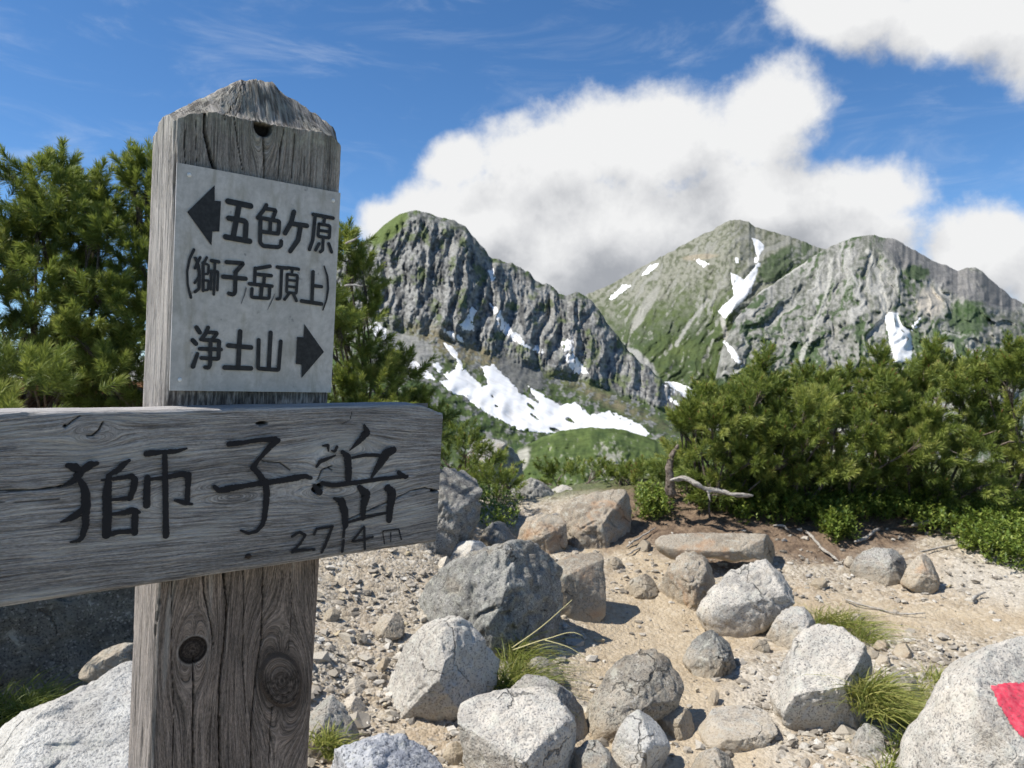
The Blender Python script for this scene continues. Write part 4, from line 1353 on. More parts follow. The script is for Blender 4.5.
def build_plate(parent):
    m, n, b = material("galvanised_plate", 0.5, 0.4)
    b.inputs['Metallic'].default_value = 0.15
    tc = n.new('ShaderNodeTexCoord')
    v = tc.outputs['Object']
    f = n.noise(v, 34, 6, 0.7, 0.4)
    f2 = n.noise(v, 170, 4, 0.7)
    f3 = n.noise(n.vmath('ADD', v, (3.0, 1.0, 7.0)), 75, 3, 0.6)
    col = n.mix(n.range(f, 0.35, 0.68, 0, 1, True), (0.58, 0.55, 0.53), (0.46, 0.44, 0.42))
    col = n.mix(n.range(f2, 0.42, 0.7, 0, 0.5), col, (0.32, 0.305, 0.29))
    col = n.mix(n.range(f3, 0.66, 0.74, 0, 0.7, True), col, (0.16, 0.165, 0.17))
    mp = n.new('ShaderNodeMapping')
    n.put(mp.inputs[0], v)
    mp.inputs['Scale'].default_value = (30, 30, 6)
    dr = n.noise(mp.outputs[0], 3.0, 5, 0.6)
    col = n.mix(n.range(dr, 0.5, 0.72, 0, 0.6, True), col, (0.31, 0.285, 0.235))
    n.put(b.inputs['Base Color'], col)
    n.put(b.inputs['Roughness'], n.range(f, 0.3, 0.7, 0.42, 0.62))
    n.put(b.inputs['Normal'], n.bump(f2, 0.12, 0.001))
    # sheet with a faint buckle, turned edges
    na, nb = 60, 78
    cor = on_face([(177, 162.5), (340.5, 193), (331, 392.5), (169.5, 390.5)], 0.004)
    s, t = np.meshgrid(np.linspace(0, 1, na), np.linspace(0, 1, nb))
    uv = ((1 - s) * (1 - t))[..., None] * cor[0] + (s * (1 - t))[..., None] * cor[1] + (s * t)[..., None] * cor[2] + ((1 - s) * t)[..., None] * cor[3]
    bk = 0.0006 * fbm(s * 2.2, t * 2.8, 2.0, 2)
    top = SW(uv[..., 0], 0.0042 + bk, uv[..., 1]).reshape(-1, 3)
    bot = SW(uv[..., 0], 0.0026 + bk, uv[..., 1]).reshape(-1, 3)
    idx = np.arange(na * nb).reshape(nb, na)
    loop = np.concatenate([idx[0, :-1], idx[:-1, -1], idx[-1, :0:-1], idx[:0:-1, 0]])
    side = np.stack([loop, np.roll(loop, -1), np.roll(loop, -1) + na * nb, loop + na * nb], 1)
    f1 = grid_faces(nb, na)
    plate = mk("metal_plate", np.vstack([top, bot]), [f1[:, ::-1], f1 + na * nb, side], m, parent, SO, True)
    md = plate.modifiers.new("edge", 'EDGE_SPLIT')
    md.split_angle = R(40)

    def put(name, polys, label=None):
        A_ = Acc()
        for i, (pts, w) in enumerate(polys):
            q = on_face(pts, 0.0052)
            ws = [x * 0.00100 for x in (w if isinstance(w, (list, tuple)) else [w, w])]
            V, Q, _ = stroke(q, ws, 0, lambda u, v_, l, i=i: SW(u, 0.0052 + i * 0.000012, v_), 0.0008)
            A_.add(V, Q)
        return A_.build(name, M_INK, plate, SO)
    c3 = lambda *p: crop(165, 155, 8, *p)
    c4 = lambda *p: crop(230, 170, 8, *p)
    c5 = lambda *p: crop(165, 235, 8, *p)
    c6 = lambda *p: crop(230, 235, 8, *p)
    c7 = lambda *p: crop(160, 310, 8, *p)
    c8 = lambda *p: crop(230, 310, 8, *p)
    put("lettering", [
        (c3((505, 370), (685, 408)), 5.2), (c3((593, 400), (545, 660)), 5.0), (c3((510, 505), (640, 528), (650, 545), (642, 680)), 4.8), (c3((485, 655), (678, 690)), 5.0),
        (c3((812, 400), (790, 440), (742, 502)), 3.6), (c3((798, 428), (888, 442), (866, 500)), 3.6), (c3((765, 503), (915, 530), (908, 622)), 3.8),
        (c3((765, 505), (760, 700), (785, 728), (905, 738), (928, 725), (930, 690)), 3.8), (c3((772, 612), (905, 630)), 3.6), (c3((845, 520), (840, 620)), 3.6),
        (c4((512, 335), (490, 420), (440, 505)), 4.6), (c4((500, 430), (615, 446)), 4.6), (c4((565, 445), (545, 560), (482, 650)), [4.8, 4.8, 4.2]),
        (c4((665, 355), (825, 385)), 3.6), (c4((682, 360), (662, 560), (636, 635)), 3.6), (c4((712, 432), (800, 446), (795, 545), (703, 530), (712, 432)), 3.2),
        (c4((712, 482), (796, 495)), 3.0), (c4((758, 385), (750, 435)), 3.2), (c4((745, 545), (742, 640), (722, 655)), 3.2), (c4((712, 590), (685, 640)), 3.2), (c4((790, 590), (812, 655)), 3.4),
    ])
    put("lettering", [
        (c5((232, 118), (197, 190), (178, 290), (182, 400), (208, 500)), [2.6, 2.3, 2.0, 2.0, 2.4]),
        (c5((282, 180), (240, 265)), 2.6), (c5((243, 185), (264, 230), (275, 300), (272, 430), (240, 455)), 2.8), (c5((238, 382), (272, 335)), 2.4),
        (c5((335, 180), (312, 220)), 2.4), (c5((306, 222), (305, 445)), 2.8), (c5((310, 225), (350, 238), (345, 312), (310, 312)), 2.3), (c5((310, 362), (352, 366), (345, 440), (306, 442)), 2.3),
        (c5((372, 205), (430, 215)), 3.2), (c5((400, 215), (390, 475)), 2.5), (c5((370, 288), (366, 435)), 2.3), (c5((370, 285), (425, 292), (418, 440)), 2.4),
        (c5((492, 217), (628, 226), (562, 300)), 3.8), (c5((465, 333), (645, 350)), 4.0), (c5((565, 300), (560, 460), (545, 478), (512, 468)), 3.8),
        (c5((840, 250), (722, 270)), 3.4), (c5((722, 265), (716, 385)), 3.2), (c5((720, 312), (850, 326)), 3.4), (c5((796, 325), (790, 392)), 3.2), (c5((675, 390), (856, 410)), 3.4),
        (c5((775, 405), (766, 500)), 3.6), (c5((696, 430), (691, 498), (832, 508), (838, 430)), 3.2),
        (c6((378, 257), (458, 266)), 3.4), (c6((414, 265), (404, 490), (396, 512), (375, 512)), 3.0), (c6((462, 262), (548, 274)), 3.2), (c6((500, 275), (492, 312)), 2.6),
        (c6((458, 314), (540, 322), (530, 468), (452, 458), (458, 314)), 2.8), (c6((460, 360), (534, 367)), 2.5), (c6((456, 410), (530, 418)), 2.5), (c6((470, 470), (436, 515)), 3.0), (c6((508, 475), (530, 525)), 3.2),
        (c6((664, 295), (655, 540)), 3.6), (c6((664, 405), (732, 414)), 3.4), (c6((572, 528), (732, 552)), 3.8),
        (c6((752, 250), (778, 330), (784, 430), (770, 520), (742, 600)), [1.6, 2.2, 2.4, 2.0, 1.4]),
    ])
    put("lettering", [
        (c7((292, 140), (318, 180)), 4.0), (c7((262, 242), (288, 270)), 4.0), (c7((300, 350), (264, 452)), [3.2, 4.2]), (c7((385, 140), (368, 185), (330, 235)), 3.6), (c7((378, 178), (460, 182), (425, 228)), 3.4),
        (c7((345, 238), (474, 246), (468, 392), (332, 384)), 3.6), (c7((318, 310), (488, 316)), 3.6), (c7((405, 240), (400, 440), (388, 465), (362, 458)), 3.6),
        (c7((641, 172), (625, 460)), 4.4), (c7((548, 284), (728, 300)), 4.4), (c7((517, 460), (728, 467)), 4.4),
        (c7((790, 240), (784, 468), (948, 480), (966, 252)), 3.8), (c7((885, 182), (870, 465)), 4.2),
    ])
    for arrow, pl in ((c3((178, 455), (398, 242), (398, 365), (448, 370), (435, 612), (380, 612), (372, 725)), 3), (c8((595, 112), (752, 335), (572, 545), (575, 438), (528, 432), (537, 215), (588, 218)), 2)):
        q = on_face(arrow, 0.0052)
        V = SW(q[:, 0], 0.0052, q[:, 1])
        me_f = [np.arange(7)[None]]
        mk("arrow", V, me_f, M_INK, plate, SO, False)
    scr, _, bsc = material("white_rivet", 0.4, 0.5)
    bsc.inputs['Base Color'].default_value = (0.75, 0.75, 0.74, 1)
    for c in ((189, 175), (333, 200.6), (179.7, 379.7)):
        (u, v_), = on_face([c], 0.004)
        rr = np.linspace(0, 1, 6)
        th_ = np.linspace(0, 2 * np.pi, 16, endpoint=False)
        V = SW(u + 0.0019 * rr[:, None] * np.cos(th_), 0.0044 + 0.0012 * np.sqrt(1 - rr[:, None] ** 2 * 0.99) + 0 * th_, v_ + 0.0019 * rr[:, None] * np.sin(th_))
        mk("rivet", V, grid_faces(6, 16, True), scr, plate, SO)
    # a couple of scratches in the paint
    msx, _, bx_ = material("scuff_grey", 0.8, 0.2)
    bx_.inputs['Base Color'].default_value = (0.14, 0.14, 0.14, 1)
    for i, (pts, w) in enumerate([(c5((650, 425), (640, 470), (610, 550)), [1.5, .5]), (c5((880, 470), (850, 540), (822, 598)), [0.5, 1.4, 0.6]), (c4((420, 545), (400, 590)), [0.5, 0.8])]):
        V, Q, _ = stroke(on_face(pts, 0.0052), [x * 0.0009 for x in w], 0, lambda u, v_, l, i=i: SW(u, 0.0050 + i * 0.00001, v_), 0.001, jag=0.8, seed=i)
        mk("scuff_mark", V, Q, msx, plate, SO)
    return plate


def build_sign():
    root = empty("signpost", (SO[0], SO[1], 0.0), "weathered wooden signpost with a grey metal plate, two black arrows and a hand lettered board", "signpost")
    root.location = Vector(SO)
    build_post(root)
    board = build_board(root)
    build_plate(root)
    k2 = lambda *p: crop(40, 440, 6.4, *p)
    k3 = lambda *p: crop(190, 400, 6.4, *p)
    k4 = lambda *p: crop(290, 400, 6.4, *p)
    k5 = lambda *p: crop(290, 480, 6.4, *p)
    g1 = [(k2((178, 160), (225, 175), (250, 200), (225, 225)), [5, 8, 6, 4]), (k2((362, 148), (320, 155), (270, 195), (245, 232), (205, 262), (140, 292)), [4, 7.5, 5, 6, 4.5, 1.5]),
          (k2((240, 240), (275, 290), (292, 350), (290, 430), (290, 540), (270, 615), (250, 640), (195, 650)), [4, 6, 7.6, 8, 6.2, 6, 4.5, 2]), (k2((290, 425), (240, 470), (190, 500), (132, 522)), [5, 7, 5.5, 1.6]),
          (k2((568, 128), (530, 155), (490, 195), (430, 225)), [3, 6, 5.5, 3]), (k2((438, 228), (425, 350), (428, 480), (422, 605)), [5, 8, 8, 7.5]), (k2((392, 256), (480, 245), (580, 230)), [2, 4, 5]),
          (k2((580, 228), (604, 250), (595, 310), (570, 372)), [5, 6.5, 6, 5]), (k2((440, 382), (520, 374), (578, 368)), [2.8, 3.6, 5]), (k2((440, 475), (540, 462), (600, 445), (632, 460)), [3, 4.2, 7, 3]),
          (k2((605, 465), (603, 590)), [6.5, 6]), (k2((425, 605), (500, 585), (605, 580)), [5.5, 4.5, 5.5]),
          (k2((682, 85), (780, 75), (870, 70), (935, 52)), [6.5, 4.5, 5, 2]), (k2((795, 82), (797, 230), (800, 400), (803, 610)), [5, 5.5, 5.5, 6]), (k2((684, 238), (680, 330), (680, 415)), [5.5, 6.5, 6.5]),
          (k2((690, 250), (790, 240), (905, 216), (940, 222)), [3, 4, 5.5, 6]), (k2((945, 222), (943, 300), (938, 385)), [6.5, 5, 5.5]), (k2((970, 408), (920, 400), (862, 383)), [2.5, 5, 3])]
    g2 = [(k3((248, 280), (330, 272), (440, 255), (540, 250)), [6, 4.5, 5, 6]), (k3((560, 258), (520, 285), (480, 330), (430, 385), (400, 430)), [5.5, 6.5, 5.5, 4, 6]), (k3((400, 432), (440, 475), (475, 530)), [5.5, 6, 6.5]),
          (k3((478, 520), (487, 600), (480, 690), (470, 760)), [7, 7, 6.5, 6]), ([(264, 516), (262, 524), (256, 531), (248, 533), (240, 530)], [5.5, 5, 4, 3.5, 2]), (k3((152, 552), (180, 578), (300, 555), (450, 530)), [4, 7.5, 5, 6]),
          (k3((450, 532), (600, 510), (735, 485), (770, 498)), [6, 6, 7, 4])]
    g3 = [(k4((470, 160), (490, 205), (440, 260), (378, 320)), [3, 9, 6, 1.5]), (k4((330, 330), (362, 360), (370, 430), (368, 515)), [4.5, 9, 8.5, 7]), (k4((395, 368), (480, 350), (560, 352)), [3, 4, 4.5]),
          (k4((655, 320), (610, 340), (575, 400), (518, 490)), [9, 12, 8.5, 3.5]), (k4((150, 545), (185, 590)), [4, 7]), (k4((200, 530), (270, 545), (430, 525), (600, 500), (745, 488)), [5, 5.5, 5, 5, 4]), (k4((690, 462), (735, 492)), [5, 5]),
          (k5((278, 115), (330, 140)), [3, 8]), (k5((325, 135), (345, 200), (350, 290)), [9, 9, 7]), (k5((440, 45), (482, 90), (465, 170), (462, 245)), [6, 12, 8, 5]), (k5((620, 50), (650, 80), (636, 170), (630, 255)), [9, 11.5, 9, 7]),
          (k5((345, 275), (470, 240), (620, 208)), [3, 3, 2.5]), (k4((205, 290), (240, 290), (240, 325)), [2, 4, 2]), (k4((295, 300), (280, 330), (262, 322)), [4, 3.5, 2]), (k4((285, 352), (235, 375), (190, 390), (165, 425)), [2, 3.5, 5, 3])]
    g4 = [(k5((10, 358), (55, 330), (95, 350), (60, 405), (10, 455)), 3.2), (k5((10, 457), (80, 445), (150, 442)), 3.4), (k5((150, 345), (165, 310), (268, 296)), 3.2), (k5((265, 298), (235, 380), (200, 458)), [3.6, 4]),
          (k5((342, 312), (338, 360)), 3.4), (k5((338, 385), (330, 455)), 3.4), (k5((466, 298), (430, 345), (392, 392), (450, 382), (524, 362)), 3.0), (k5((470, 300), (474, 440)), 3.0)]
    g5 = [(k5((588, 330), (600, 405)), 2.0), (k5((592, 325), (690, 310), (708, 378)), 2.2), (k5((640, 335), (640, 390)), 1.8)]
    for nm, grp, tone, jag in (("painted_character", g1, 0.06, 0.18), ("painted_character", g2, 0.06, 0.18), ("painted_character", g3, 0.05, 0.2), ("painted_number", g4, 0.02, 0.2), ("painted_number", g5, -0.07, 0.25)):
        Vs, Qs, As, Ts, n0 = [], [], [], [], 0
        for i, (pts, w) in enumerate(grp):
            q = board_uv(pts)
            ws = [x * 0.00096 * 0.93 for x in (w if isinstance(w, (list, tuple)) else [w, w])]
            V, Q, a = stroke(q, ws, 0, lambda u, v_, l, i=i: BW(u, v_, BT + 0.0016 + i * 0.00001), 0.0006, jag=jag * 1.8, seed=i * 3.1)
            Vs.append(V)
            Qs.append(Q + n0)
            As.append(np.stack([a[:, 0], a[:, 1], 0 * a[:, 0]], 1))
            ed = np.tile([0.0, 0.13, 0.0], len(V) // 3)
            Ts.append(np.full(len(V), tone) + ed)
            n0 += len(V)
        mk(nm, np.vstack(Vs), np.vstack(Qs), M_BRUSH, board, SO, True, {"grain": np.vstack(As), "tone": np.concatenate(Ts)})
    nail, _, bn = material("rusty_nail", 0.7, 0.3)
    bn.inputs['Base Color'].default_value = (0.03, 0.02, 0.016, 1)
    for c in ((248, 556),):
        (u, v_), = board_uv([c])
        th_ = np.linspace(0, 2 * np.pi, 14, endpoint=False)
        rr = np.array([0, 0.6, 1.0, 1.05])
        V = BW(u + 0.0029 * rr[:, None] * np.cos(th_), v_ + 0.0022 * rr[:, None] * np.sin(th_), BT + np.array([0.0022, 0.0021, 0.0016, -0.001])[:, None] + 0 * th_)
        mk("nail", V, grid_faces(4, 14, True), nail, board, SO)


build_sign()


# ------------------------------------------------------------------ rocks
def rock(name, label, outline, mat, seed, depth=None, thick=0.8, box=0.5, cuts=6, rough=0.03, res=(84, 56), group=None, planes=(), extra=5, sink=0.03, cat=None, dshift=0.0):
    r_ = np.random.default_rng(seed)
    ol = np.asarray(outline, float)
    cx, cy = (ol.min(0) + ol.max(0)) / 2
    cx = 0.5 * cx + 0.5 * ol[:, 0].mean()
    cy = 0.5 * cy + 0.5 * ol[:, 1].mean()
    nt, npn = res
    th_ = np.linspace(0, 2 * np.pi, nt, endpoint=False)
    dirs = np.stack([np.cos(th_), -np.sin(th_)], 1)
    Rr = np.zeros(nt)
    for (x1, y1), (x2, y2) in zip(ol, np.roll(ol, -1, 0)):
        ex, ey = x2 - x1, y2 - y1
        den = dirs[:, 0] * ey - dirs[:, 1] * ex
        with np.errstate(divide='ignore', invalid='ignore'):
            t = ((x1 - cx) * ey - (y1 - cy) * ex) / den
            u = ((x1 - cx) * dirs[:, 1] - (y1 - cy) * dirs[:, 0]) / den
        ok = (t > 0) & (u >= -1e-6) & (u <= 1 + 1e-6)
        Rr = np.where(ok, np.maximum(Rr, np.nan_to_num(t)), Rr)
    Rr = 0.2 * np.roll(Rr, 1) + 0.6 * Rr + 0.2 * np.roll(Rr, -1)
    sdn = seed * 0.37
    Rr = Rr * (1 + 0.045 * fbm(np.cos(th_) * 2.2 + sdn, np.sin(th_) * 2.2, sdn, 4))
    ybot = ol[:, 1].max()
    d_front = hit(cx, ybot - 0.06 * (ybot - ol[:, 1].min())) if depth is None else depth
    mid = 0.5 * (ol[:, 0].max() - ol[:, 0].min()) * 0.5 + 0.25 * (ol[:, 1].max() - ol[:, 1].min())
    Wm = mid * d_front / F
    Tm = thick * Wm
    d = d_front + (0.85 * Tm if depth is None else 0.1 * Tm) + dshift
    sc = d / F
    def profile(pw):
        aa = np.linspace(-np.pi / 2, np.pi / 2, 4001)
        k_ = np.cos(aa).clip(0) ** (2 / pw)
        y_ = -np.sign(np.sin(aa)) * np.abs(np.sin(aa)) ** (2 / pw)
        s_ = np.r_[0, np.cumsum(np.hypot(np.diff(k_), np.diff(y_)))]
        t_ = np.linspace(0, s_[-1], npn)
        return np.interp(t_, s_, k_), np.interp(t_, s_, y_)
    ku, yu = profile(1.2 / box)
    kl, yl = profile(5.0)
    wl_ = sstep(-0.05, 0.6, -dirs[:, 1] * -1.0)
    k = ku[:, None] * (1 - wl_) + kl[:, None] * wl_
    dz = yu[:, None] * (1 - wl_) + yl[:, None] * wl_
    qx = (Rr * dirs[:, 0])[None] * sc * k / Wm
    qz = -(Rr * dirs[:, 1])[None] * sc * k / Wm
    qy = dz * thick
    q = np.stack([qx, qy, qz], -1)
    # broken faces
    pl = [np.array(p_, float) for p_ in planes]
    for i in range(cuts + extra):
        n = np.array([r_.uniform(-1.0, 1.0), -r_.uniform(0.3, 1.0), r_.uniform(-0.15, 1.1)])
        n /= np.linalg.norm(n)
        pl.append(np.r_[n, np.quantile(q.reshape(-1, 3) @ n, r_.uniform(0.76, 0.94))])
    for p_ in pl:
        n, h = p_[:3] / np.linalg.norm(p_[:3]), p_[3]
        ex = np.maximum(q @ n - h, 0)
        q = q - n * (ex * 0.93)[..., None]
    nv = q / (np.linalg.norm(q, axis=-1, keepdims=True) + 1e-6)
    o = r_.uniform(0, 50, 3)
    sz = Wm / 0.35
    amp = 1.2 * rough * (1.1 * fbm(q[..., 0] * 1.7 + o[0], q[..., 1] * 1.7 + o[1], q[..., 2] * 1.7 + o[2], 3)
                   + 0.75 * ridged(q[..., 0] * 3.6 + o[1], q[..., 1] * 3.6 + o[2], q[..., 2] * 3.6 + o[0], 3)
                   + 0.75 * fbm(q[..., 0] * 9 + o[2], q[..., 1] * 9 + o[0], q[..., 2] * 9 + o[1], 4)
                   - 0.9 * sstep(0.55, 0.8, ridged(q[..., 0] * 2.4 + o[0], q[..., 1] * 2.4 + o[2], q[..., 2] * 2.4 + o[1], 2)))
    q = q + nv * amp[..., None]
    c = P(cx, cy, d)
    V = c + q * Wm
    base = np.array([c[0], c[1], V[..., 2].min()])
    ob = mk(name, V.reshape(-1, 3), grid_faces(npn, nt, True), mat, None, base)
    return tag(ob, label, cat or name, group or "rocks lying round the summit path")


M_BROWN = granite("granite_brownish", (0.37, 0.33, 0.27), (0.22, 0.195, 0.16), (0.05, 0.048, 0.045), (0.34, 0.33, 0.28), (0.36, 0.27, 0.17), 0.4)
B, K, T_ = "boulder", "rock", "stone"
G = "rocks lying round the summit path"
rock(B, "big dark grey boulder with a mossy spot, beside the box-shaped rock",
     [(408, 606), (412, 592), (424, 582), (440, 572), (456, 563), (470, 557), (484, 552), (495, 547), (508, 543), (520, 542), (535, 546), (555, 556), (564, 566), (569, 580), (568, 605), (562, 628),
      (545, 650), (500, 662), (455, 652), (425, 632), (410, 616)], M_DARK, 3, thick=0.85, cuts=5, rough=0.055, res=(150, 100), planes=[(-0.35, -0.75, 0.65, 0.52), (0.75, -0.6, 0.15, 0.62)])
rock(B, "tan box-shaped rock with a flat side, casting a shadow onto the path",
     [(548, 580), (556, 566), (572, 559), (588, 554), (600, 552), (604.5, 557), (605, 590), (604, 613), (592, 623), (570, 624), (552, 618), (546, 600)], M_TAN, 5, thick=0.8, box=0.2, cuts=0, rough=0.02, res=(96, 64), extra=1, planes=[(0.35, -1, 0.1, 0.62), (0, -0.25, 1, 0.72)])
rock(B, "pale speckled granite boulder with a shaded facet, next to the long-stalked grass tuft",
     [(379, 706), (382, 690), (386, 672), (394, 656), (404, 643), (418, 632), (432, 624), (448, 620), (463, 622), (476, 630), (482, 640), (492, 655), (507, 668), (503, 682), (492, 695), (482, 706), (470, 712), (455, 728),
      (440, 741), (415, 741), (392, 735), (379, 720)], M_PALE, 9, thick=0.8, cuts=3, rough=0.03, res=(150, 100), extra=1, planes=[(0.75, -0.62, 0.12, 0.50), (-0.55, -0.7, 0.5, 0.60), (-0.1, -0.9, -0.42, 0.55)])
rock(B, "pale flat-topped slab with a broken front, below the long-stalked grass tuft",
     [(457, 715), (468, 710), (485, 705), (505, 699), (525, 697), (545, 698), (560, 708), (577, 727), (577, 742), (568, 768), (560, 800), (500, 810), (470, 800), (462, 750)], M_PALE, 14, depth=2.75, thick=0.8, box=0.28, cuts=1, rough=0.025, res=(130, 84), extra=1, planes=[(0.0, -0.42, 0.9, 0.40), (0.7, -0.7, 0.0, 0.62), (-0.55, -0.8, -0.1, 0.6)])
rock(B, "greyish slab leaning behind the flat-topped pale slab",
     [(503, 694), (510, 684), (522, 676), (540, 678), (558, 686), (574, 697), (586, 714), (589, 735), (582, 750), (560, 750), (530, 740), (508, 718)], M_GREY, 16, depth=3.05, thick=0.8, cuts=3, rough=0.025, planes=[(-0.1, -0.4, 0.9, 0.5)])
rock(B, "rounded grey-brown boulder with a deep shadow beside it, behind the cream rock",
     [(590, 708), (597, 695), (606, 680), (618, 665), (632, 655), (648, 648), (660, 650), (674, 656), (684, 663), (690, 674), (690, 686), (684, 698), (676, 708), (662, 714), (648, 718), (632, 714), (622, 724), (612, 738), (602, 750),
      (590, 742), (587, 722)], M_BROWN, 21, thick=0.75, cuts=4, rough=0.03, res=(130, 84), planes=[(-0.2, -0.45, 0.85, 0.46), (0.5, -0.8, -0.25, 0.5)])
rock(B, "small cream coloured angular rock leaning against the rounded grey-brown boulder",
     [(612, 752), (618, 735), (628, 720), (639, 712), (650, 715), (662, 718), (670, 728), (674, 738), (673, 752), (660, 772), (640, 790), (618, 784)], M_WHITE, 23, depth=2.82, thick=0.75, box=0.45, cuts=3, rough=0.02, planes=[(0.65, -0.7, -0.15, 0.42), (-0.2, -0.5, 0.8, 0.55)])
rock(K, "small smooth grey rock at the bottom edge between the pale slab and the cream rock",
     [(571, 768), (576, 753), (586, 744), (598, 743), (610, 753), (621, 772), (618, 792), (590, 796), (572, 788)], M_GREY, 25, depth=2.75, thick=0.9, cuts=1, rough=0.02)
rock(B, "dark rough rock standing on the sand below the big slanting slab",
     [(684, 662), (690, 650), (700, 640), (714, 631), (724, 634), (734, 640), (742, 654), (743, 662), (733, 672), (720, 678), (704, 681), (692, 674)], M_DARK, 27, thick=0.9, cuts=4, rough=0.05, planes=[(-0.4, -0.4, 0.8, 0.5)])
rock(B, "long pale slab slanting up from the sand, just below the flat brown ledge",
     [(698, 614), (706, 600), (716, 588), (732, 572), (748, 562), (764, 556), (778, 555), (790, 558), (802, 557), (813, 563), (809, 576), (800, 592), (788, 604), (772, 616), (756, 630), (742, 640), (724, 640), (706, 630)], M_PALE, 31, thick=0.42, box=0.4, cuts=0, rough=0.03, res=(140, 90), extra=1, planes=[(-0.15, -0.6, 0.8, 0.26)])
rock(K, "small pale rock half hidden by grass, behind the tall pale block",
     [(768, 642), (774, 626), (784, 612), (796, 605), (814, 604), (826, 612), (822, 630), (806, 645), (790, 654), (776, 652)], M_PALE, 33, thick=0.7, cuts=3, rough=0.03, planes=[(0, -0.4, 0.9, 0.4)])
rock(B, "tall pale grey block with a rusty lower corner, between two grass clumps",
     [(776, 704), (782, 690), (792, 668), (802, 646), (812, 630), (822, 624), (834, 625), (848, 631), (862, 642), (870, 656), (874, 672), (864, 684), (858, 700), (855, 716), (846, 730), (834, 745), (818, 742), (798, 732), (780, 720)],
     M_PALE, 37, thick=0.75, box=0.32, cuts=1, rough=0.03, res=(150, 100), extra=1, planes=[(-0.35, -0.45, 0.8, 0.46), (0.6, -0.75, 0.05, 0.52), (-0.1, -0.95, -0.25, 0.55)])
PAINT = rock(B, "huge pale boulder carrying a red paint mark, in the near corner",
     [(920, 800), (926, 766), (934, 742), (944, 720), (954, 702), (964, 686), (976, 673), (990, 664), (1004, 656), (1018, 650), (1036, 646), (1062, 640), (1100, 664), (1130, 720), (1130, 830), (1000, 850), (900, 840)],
     M_PALE, 41, depth=2.5, thick=0.7, cuts=0, rough=0.022, res=(190, 120), extra=1, planes=[(0.12, -0.62, 0.78, 0.40), (-0.72, -0.62, 0.2, 0.62), (0.05, -0.95, -0.1, 0.58)])
rock(K, "small grey upright rock at the foot of the huge boulder, under the yellow-green grass",
     [(846, 770), (856, 748), (864, 732), (874, 722), (886, 726), (890, 738), (882, 758), (872, 782), (852, 790)], M_GREY, 43, depth=2.85, thick=0.8, cuts=3, rough=0.03)
rock(B, "long flat brown ledge of rock lying across the bank below the pine roots",
     [(656, 542), (662, 535), (680, 532), (702, 530), (722, 533), (745, 532), (768, 534), (792, 537), (808, 541), (817, 549), (815, 558), (800, 562), (776, 559), (752, 556), (730, 560), (712, 556), (690, 556), (672, 560), (660, 553)],
     M_TAN, 47, depth=5.02, thick=0.35, box=0.4, cuts=1, rough=0.02, res=(150, 70), extra=1, planes=[(0, -0.35, 0.93, 0.10)])
rock(B, "small peaked brown-grey rock under the end of the flat brown ledge",
     [(652, 602), (660, 585), (668, 572), (678, 558), (688, 551), (698, 554), (710, 560), (720, 572), (726, 590), (722, 606), (700, 612), (670, 610)], M_TAN, 51, thick=0.7, cuts=5, rough=0.045, planes=[(-0.4, -0.5, 0.7, 0.45)])
rock(B, "square weathered boulder with an orange stain on the crest, beside the green hollow",
     [(557, 535), (560, 515), (568, 503), (580, 497), (598, 492), (614, 490), (626, 489), (632, 497), (634, 512), (630, 530), (624, 548), (612, 560), (590, 566), (568, 562), (558, 550)], M_TAN, 53, depth=5.6, thick=0.8, box=0.42, cuts=2, rough=0.04, res=(120, 80), extra=1, planes=[(-0.1, -0.45, 0.85, 0.5), (0.8, -0.55, 0, 0.7)])
rock(B, "pinkish rock tucked in front of the square weathered boulder",
     [(515, 548), (520, 530), (528, 518), (540, 514), (556, 514), (566, 522), (568, 545), (555, 560), (530, 562)], M_TAN, 55, depth=5.35, thick=0.8, cuts=3, rough=0.04)
rock(B, "tall upright rock beside the end of the wooden board",
     [(404, 560), (418, 520), (432, 482), (440, 462), (447, 457), (458, 459), (470, 466), (479, 474), (482, 490), (478, 515), (470, 540), (462, 558), (450, 568), (425, 570)], M_GREY, 57, depth=4.75, thick=0.6, box=0.5, cuts=4, rough=0.05, res=(120, 80), planes=[(-0.5, -0.7, 0.4, 0.5), (0.8, -0.6, 0, 0.55)])
rock(K, "dark wedge of rock in the hollow between the tall upright rock and the pinkish rock",
     [(476, 548), (484, 530), (496, 521), (508, 524), (516, 538), (510, 554), (490, 558)], M_DARK, 117, thick=0.8, cuts=2, rough=0.04)
rock(K, "low brownish slab sunk in the sand behind the small peaked rock",
     [(622, 592), (632, 580), (648, 574), (660, 578), (660, 590), (644, 600)], M_BROWN, 119, thick=0.9, cuts=2, rough=0.03)
rock(K, "broad flat slab sunk in the ground in front of the dark rough rock",
     [(700, 738), (716, 716), (742, 704), (766, 706), (774, 722), (758, 742), (726, 752)], M_PALE, 121, thick=0.9, box=0.3, cuts=1, rough=0.025, extra=2, planes=[(0, -0.2, 1, 0.16)], res=(90, 60))
rock(K, "low angular stone at the bottom edge between the cream rock and the flat sunk slab",
     [(690, 775), (700, 756), (718, 750), (736, 758), (738, 778), (716, 792)], M_GREY, 123, depth=2.75, thick=0.8, cuts=2, rough=0.03)
rock(K, "brownish block half buried behind the cream rock and the rounded boulder",
     [(655, 728), (664, 712), (680, 706), (694, 714), (696, 730), (680, 742), (662, 742)], M_BROWN, 125, thick=0.8, cuts=3, rough=0.03)
rock(K, "grey block half buried in the gravel left of the big dark boulder",
     [(372, 632), (378, 618), (392, 612), (404, 618), (404, 634), (388, 642)], M_GREY, 127, thick=0.8, cuts=3, rough=0.03)
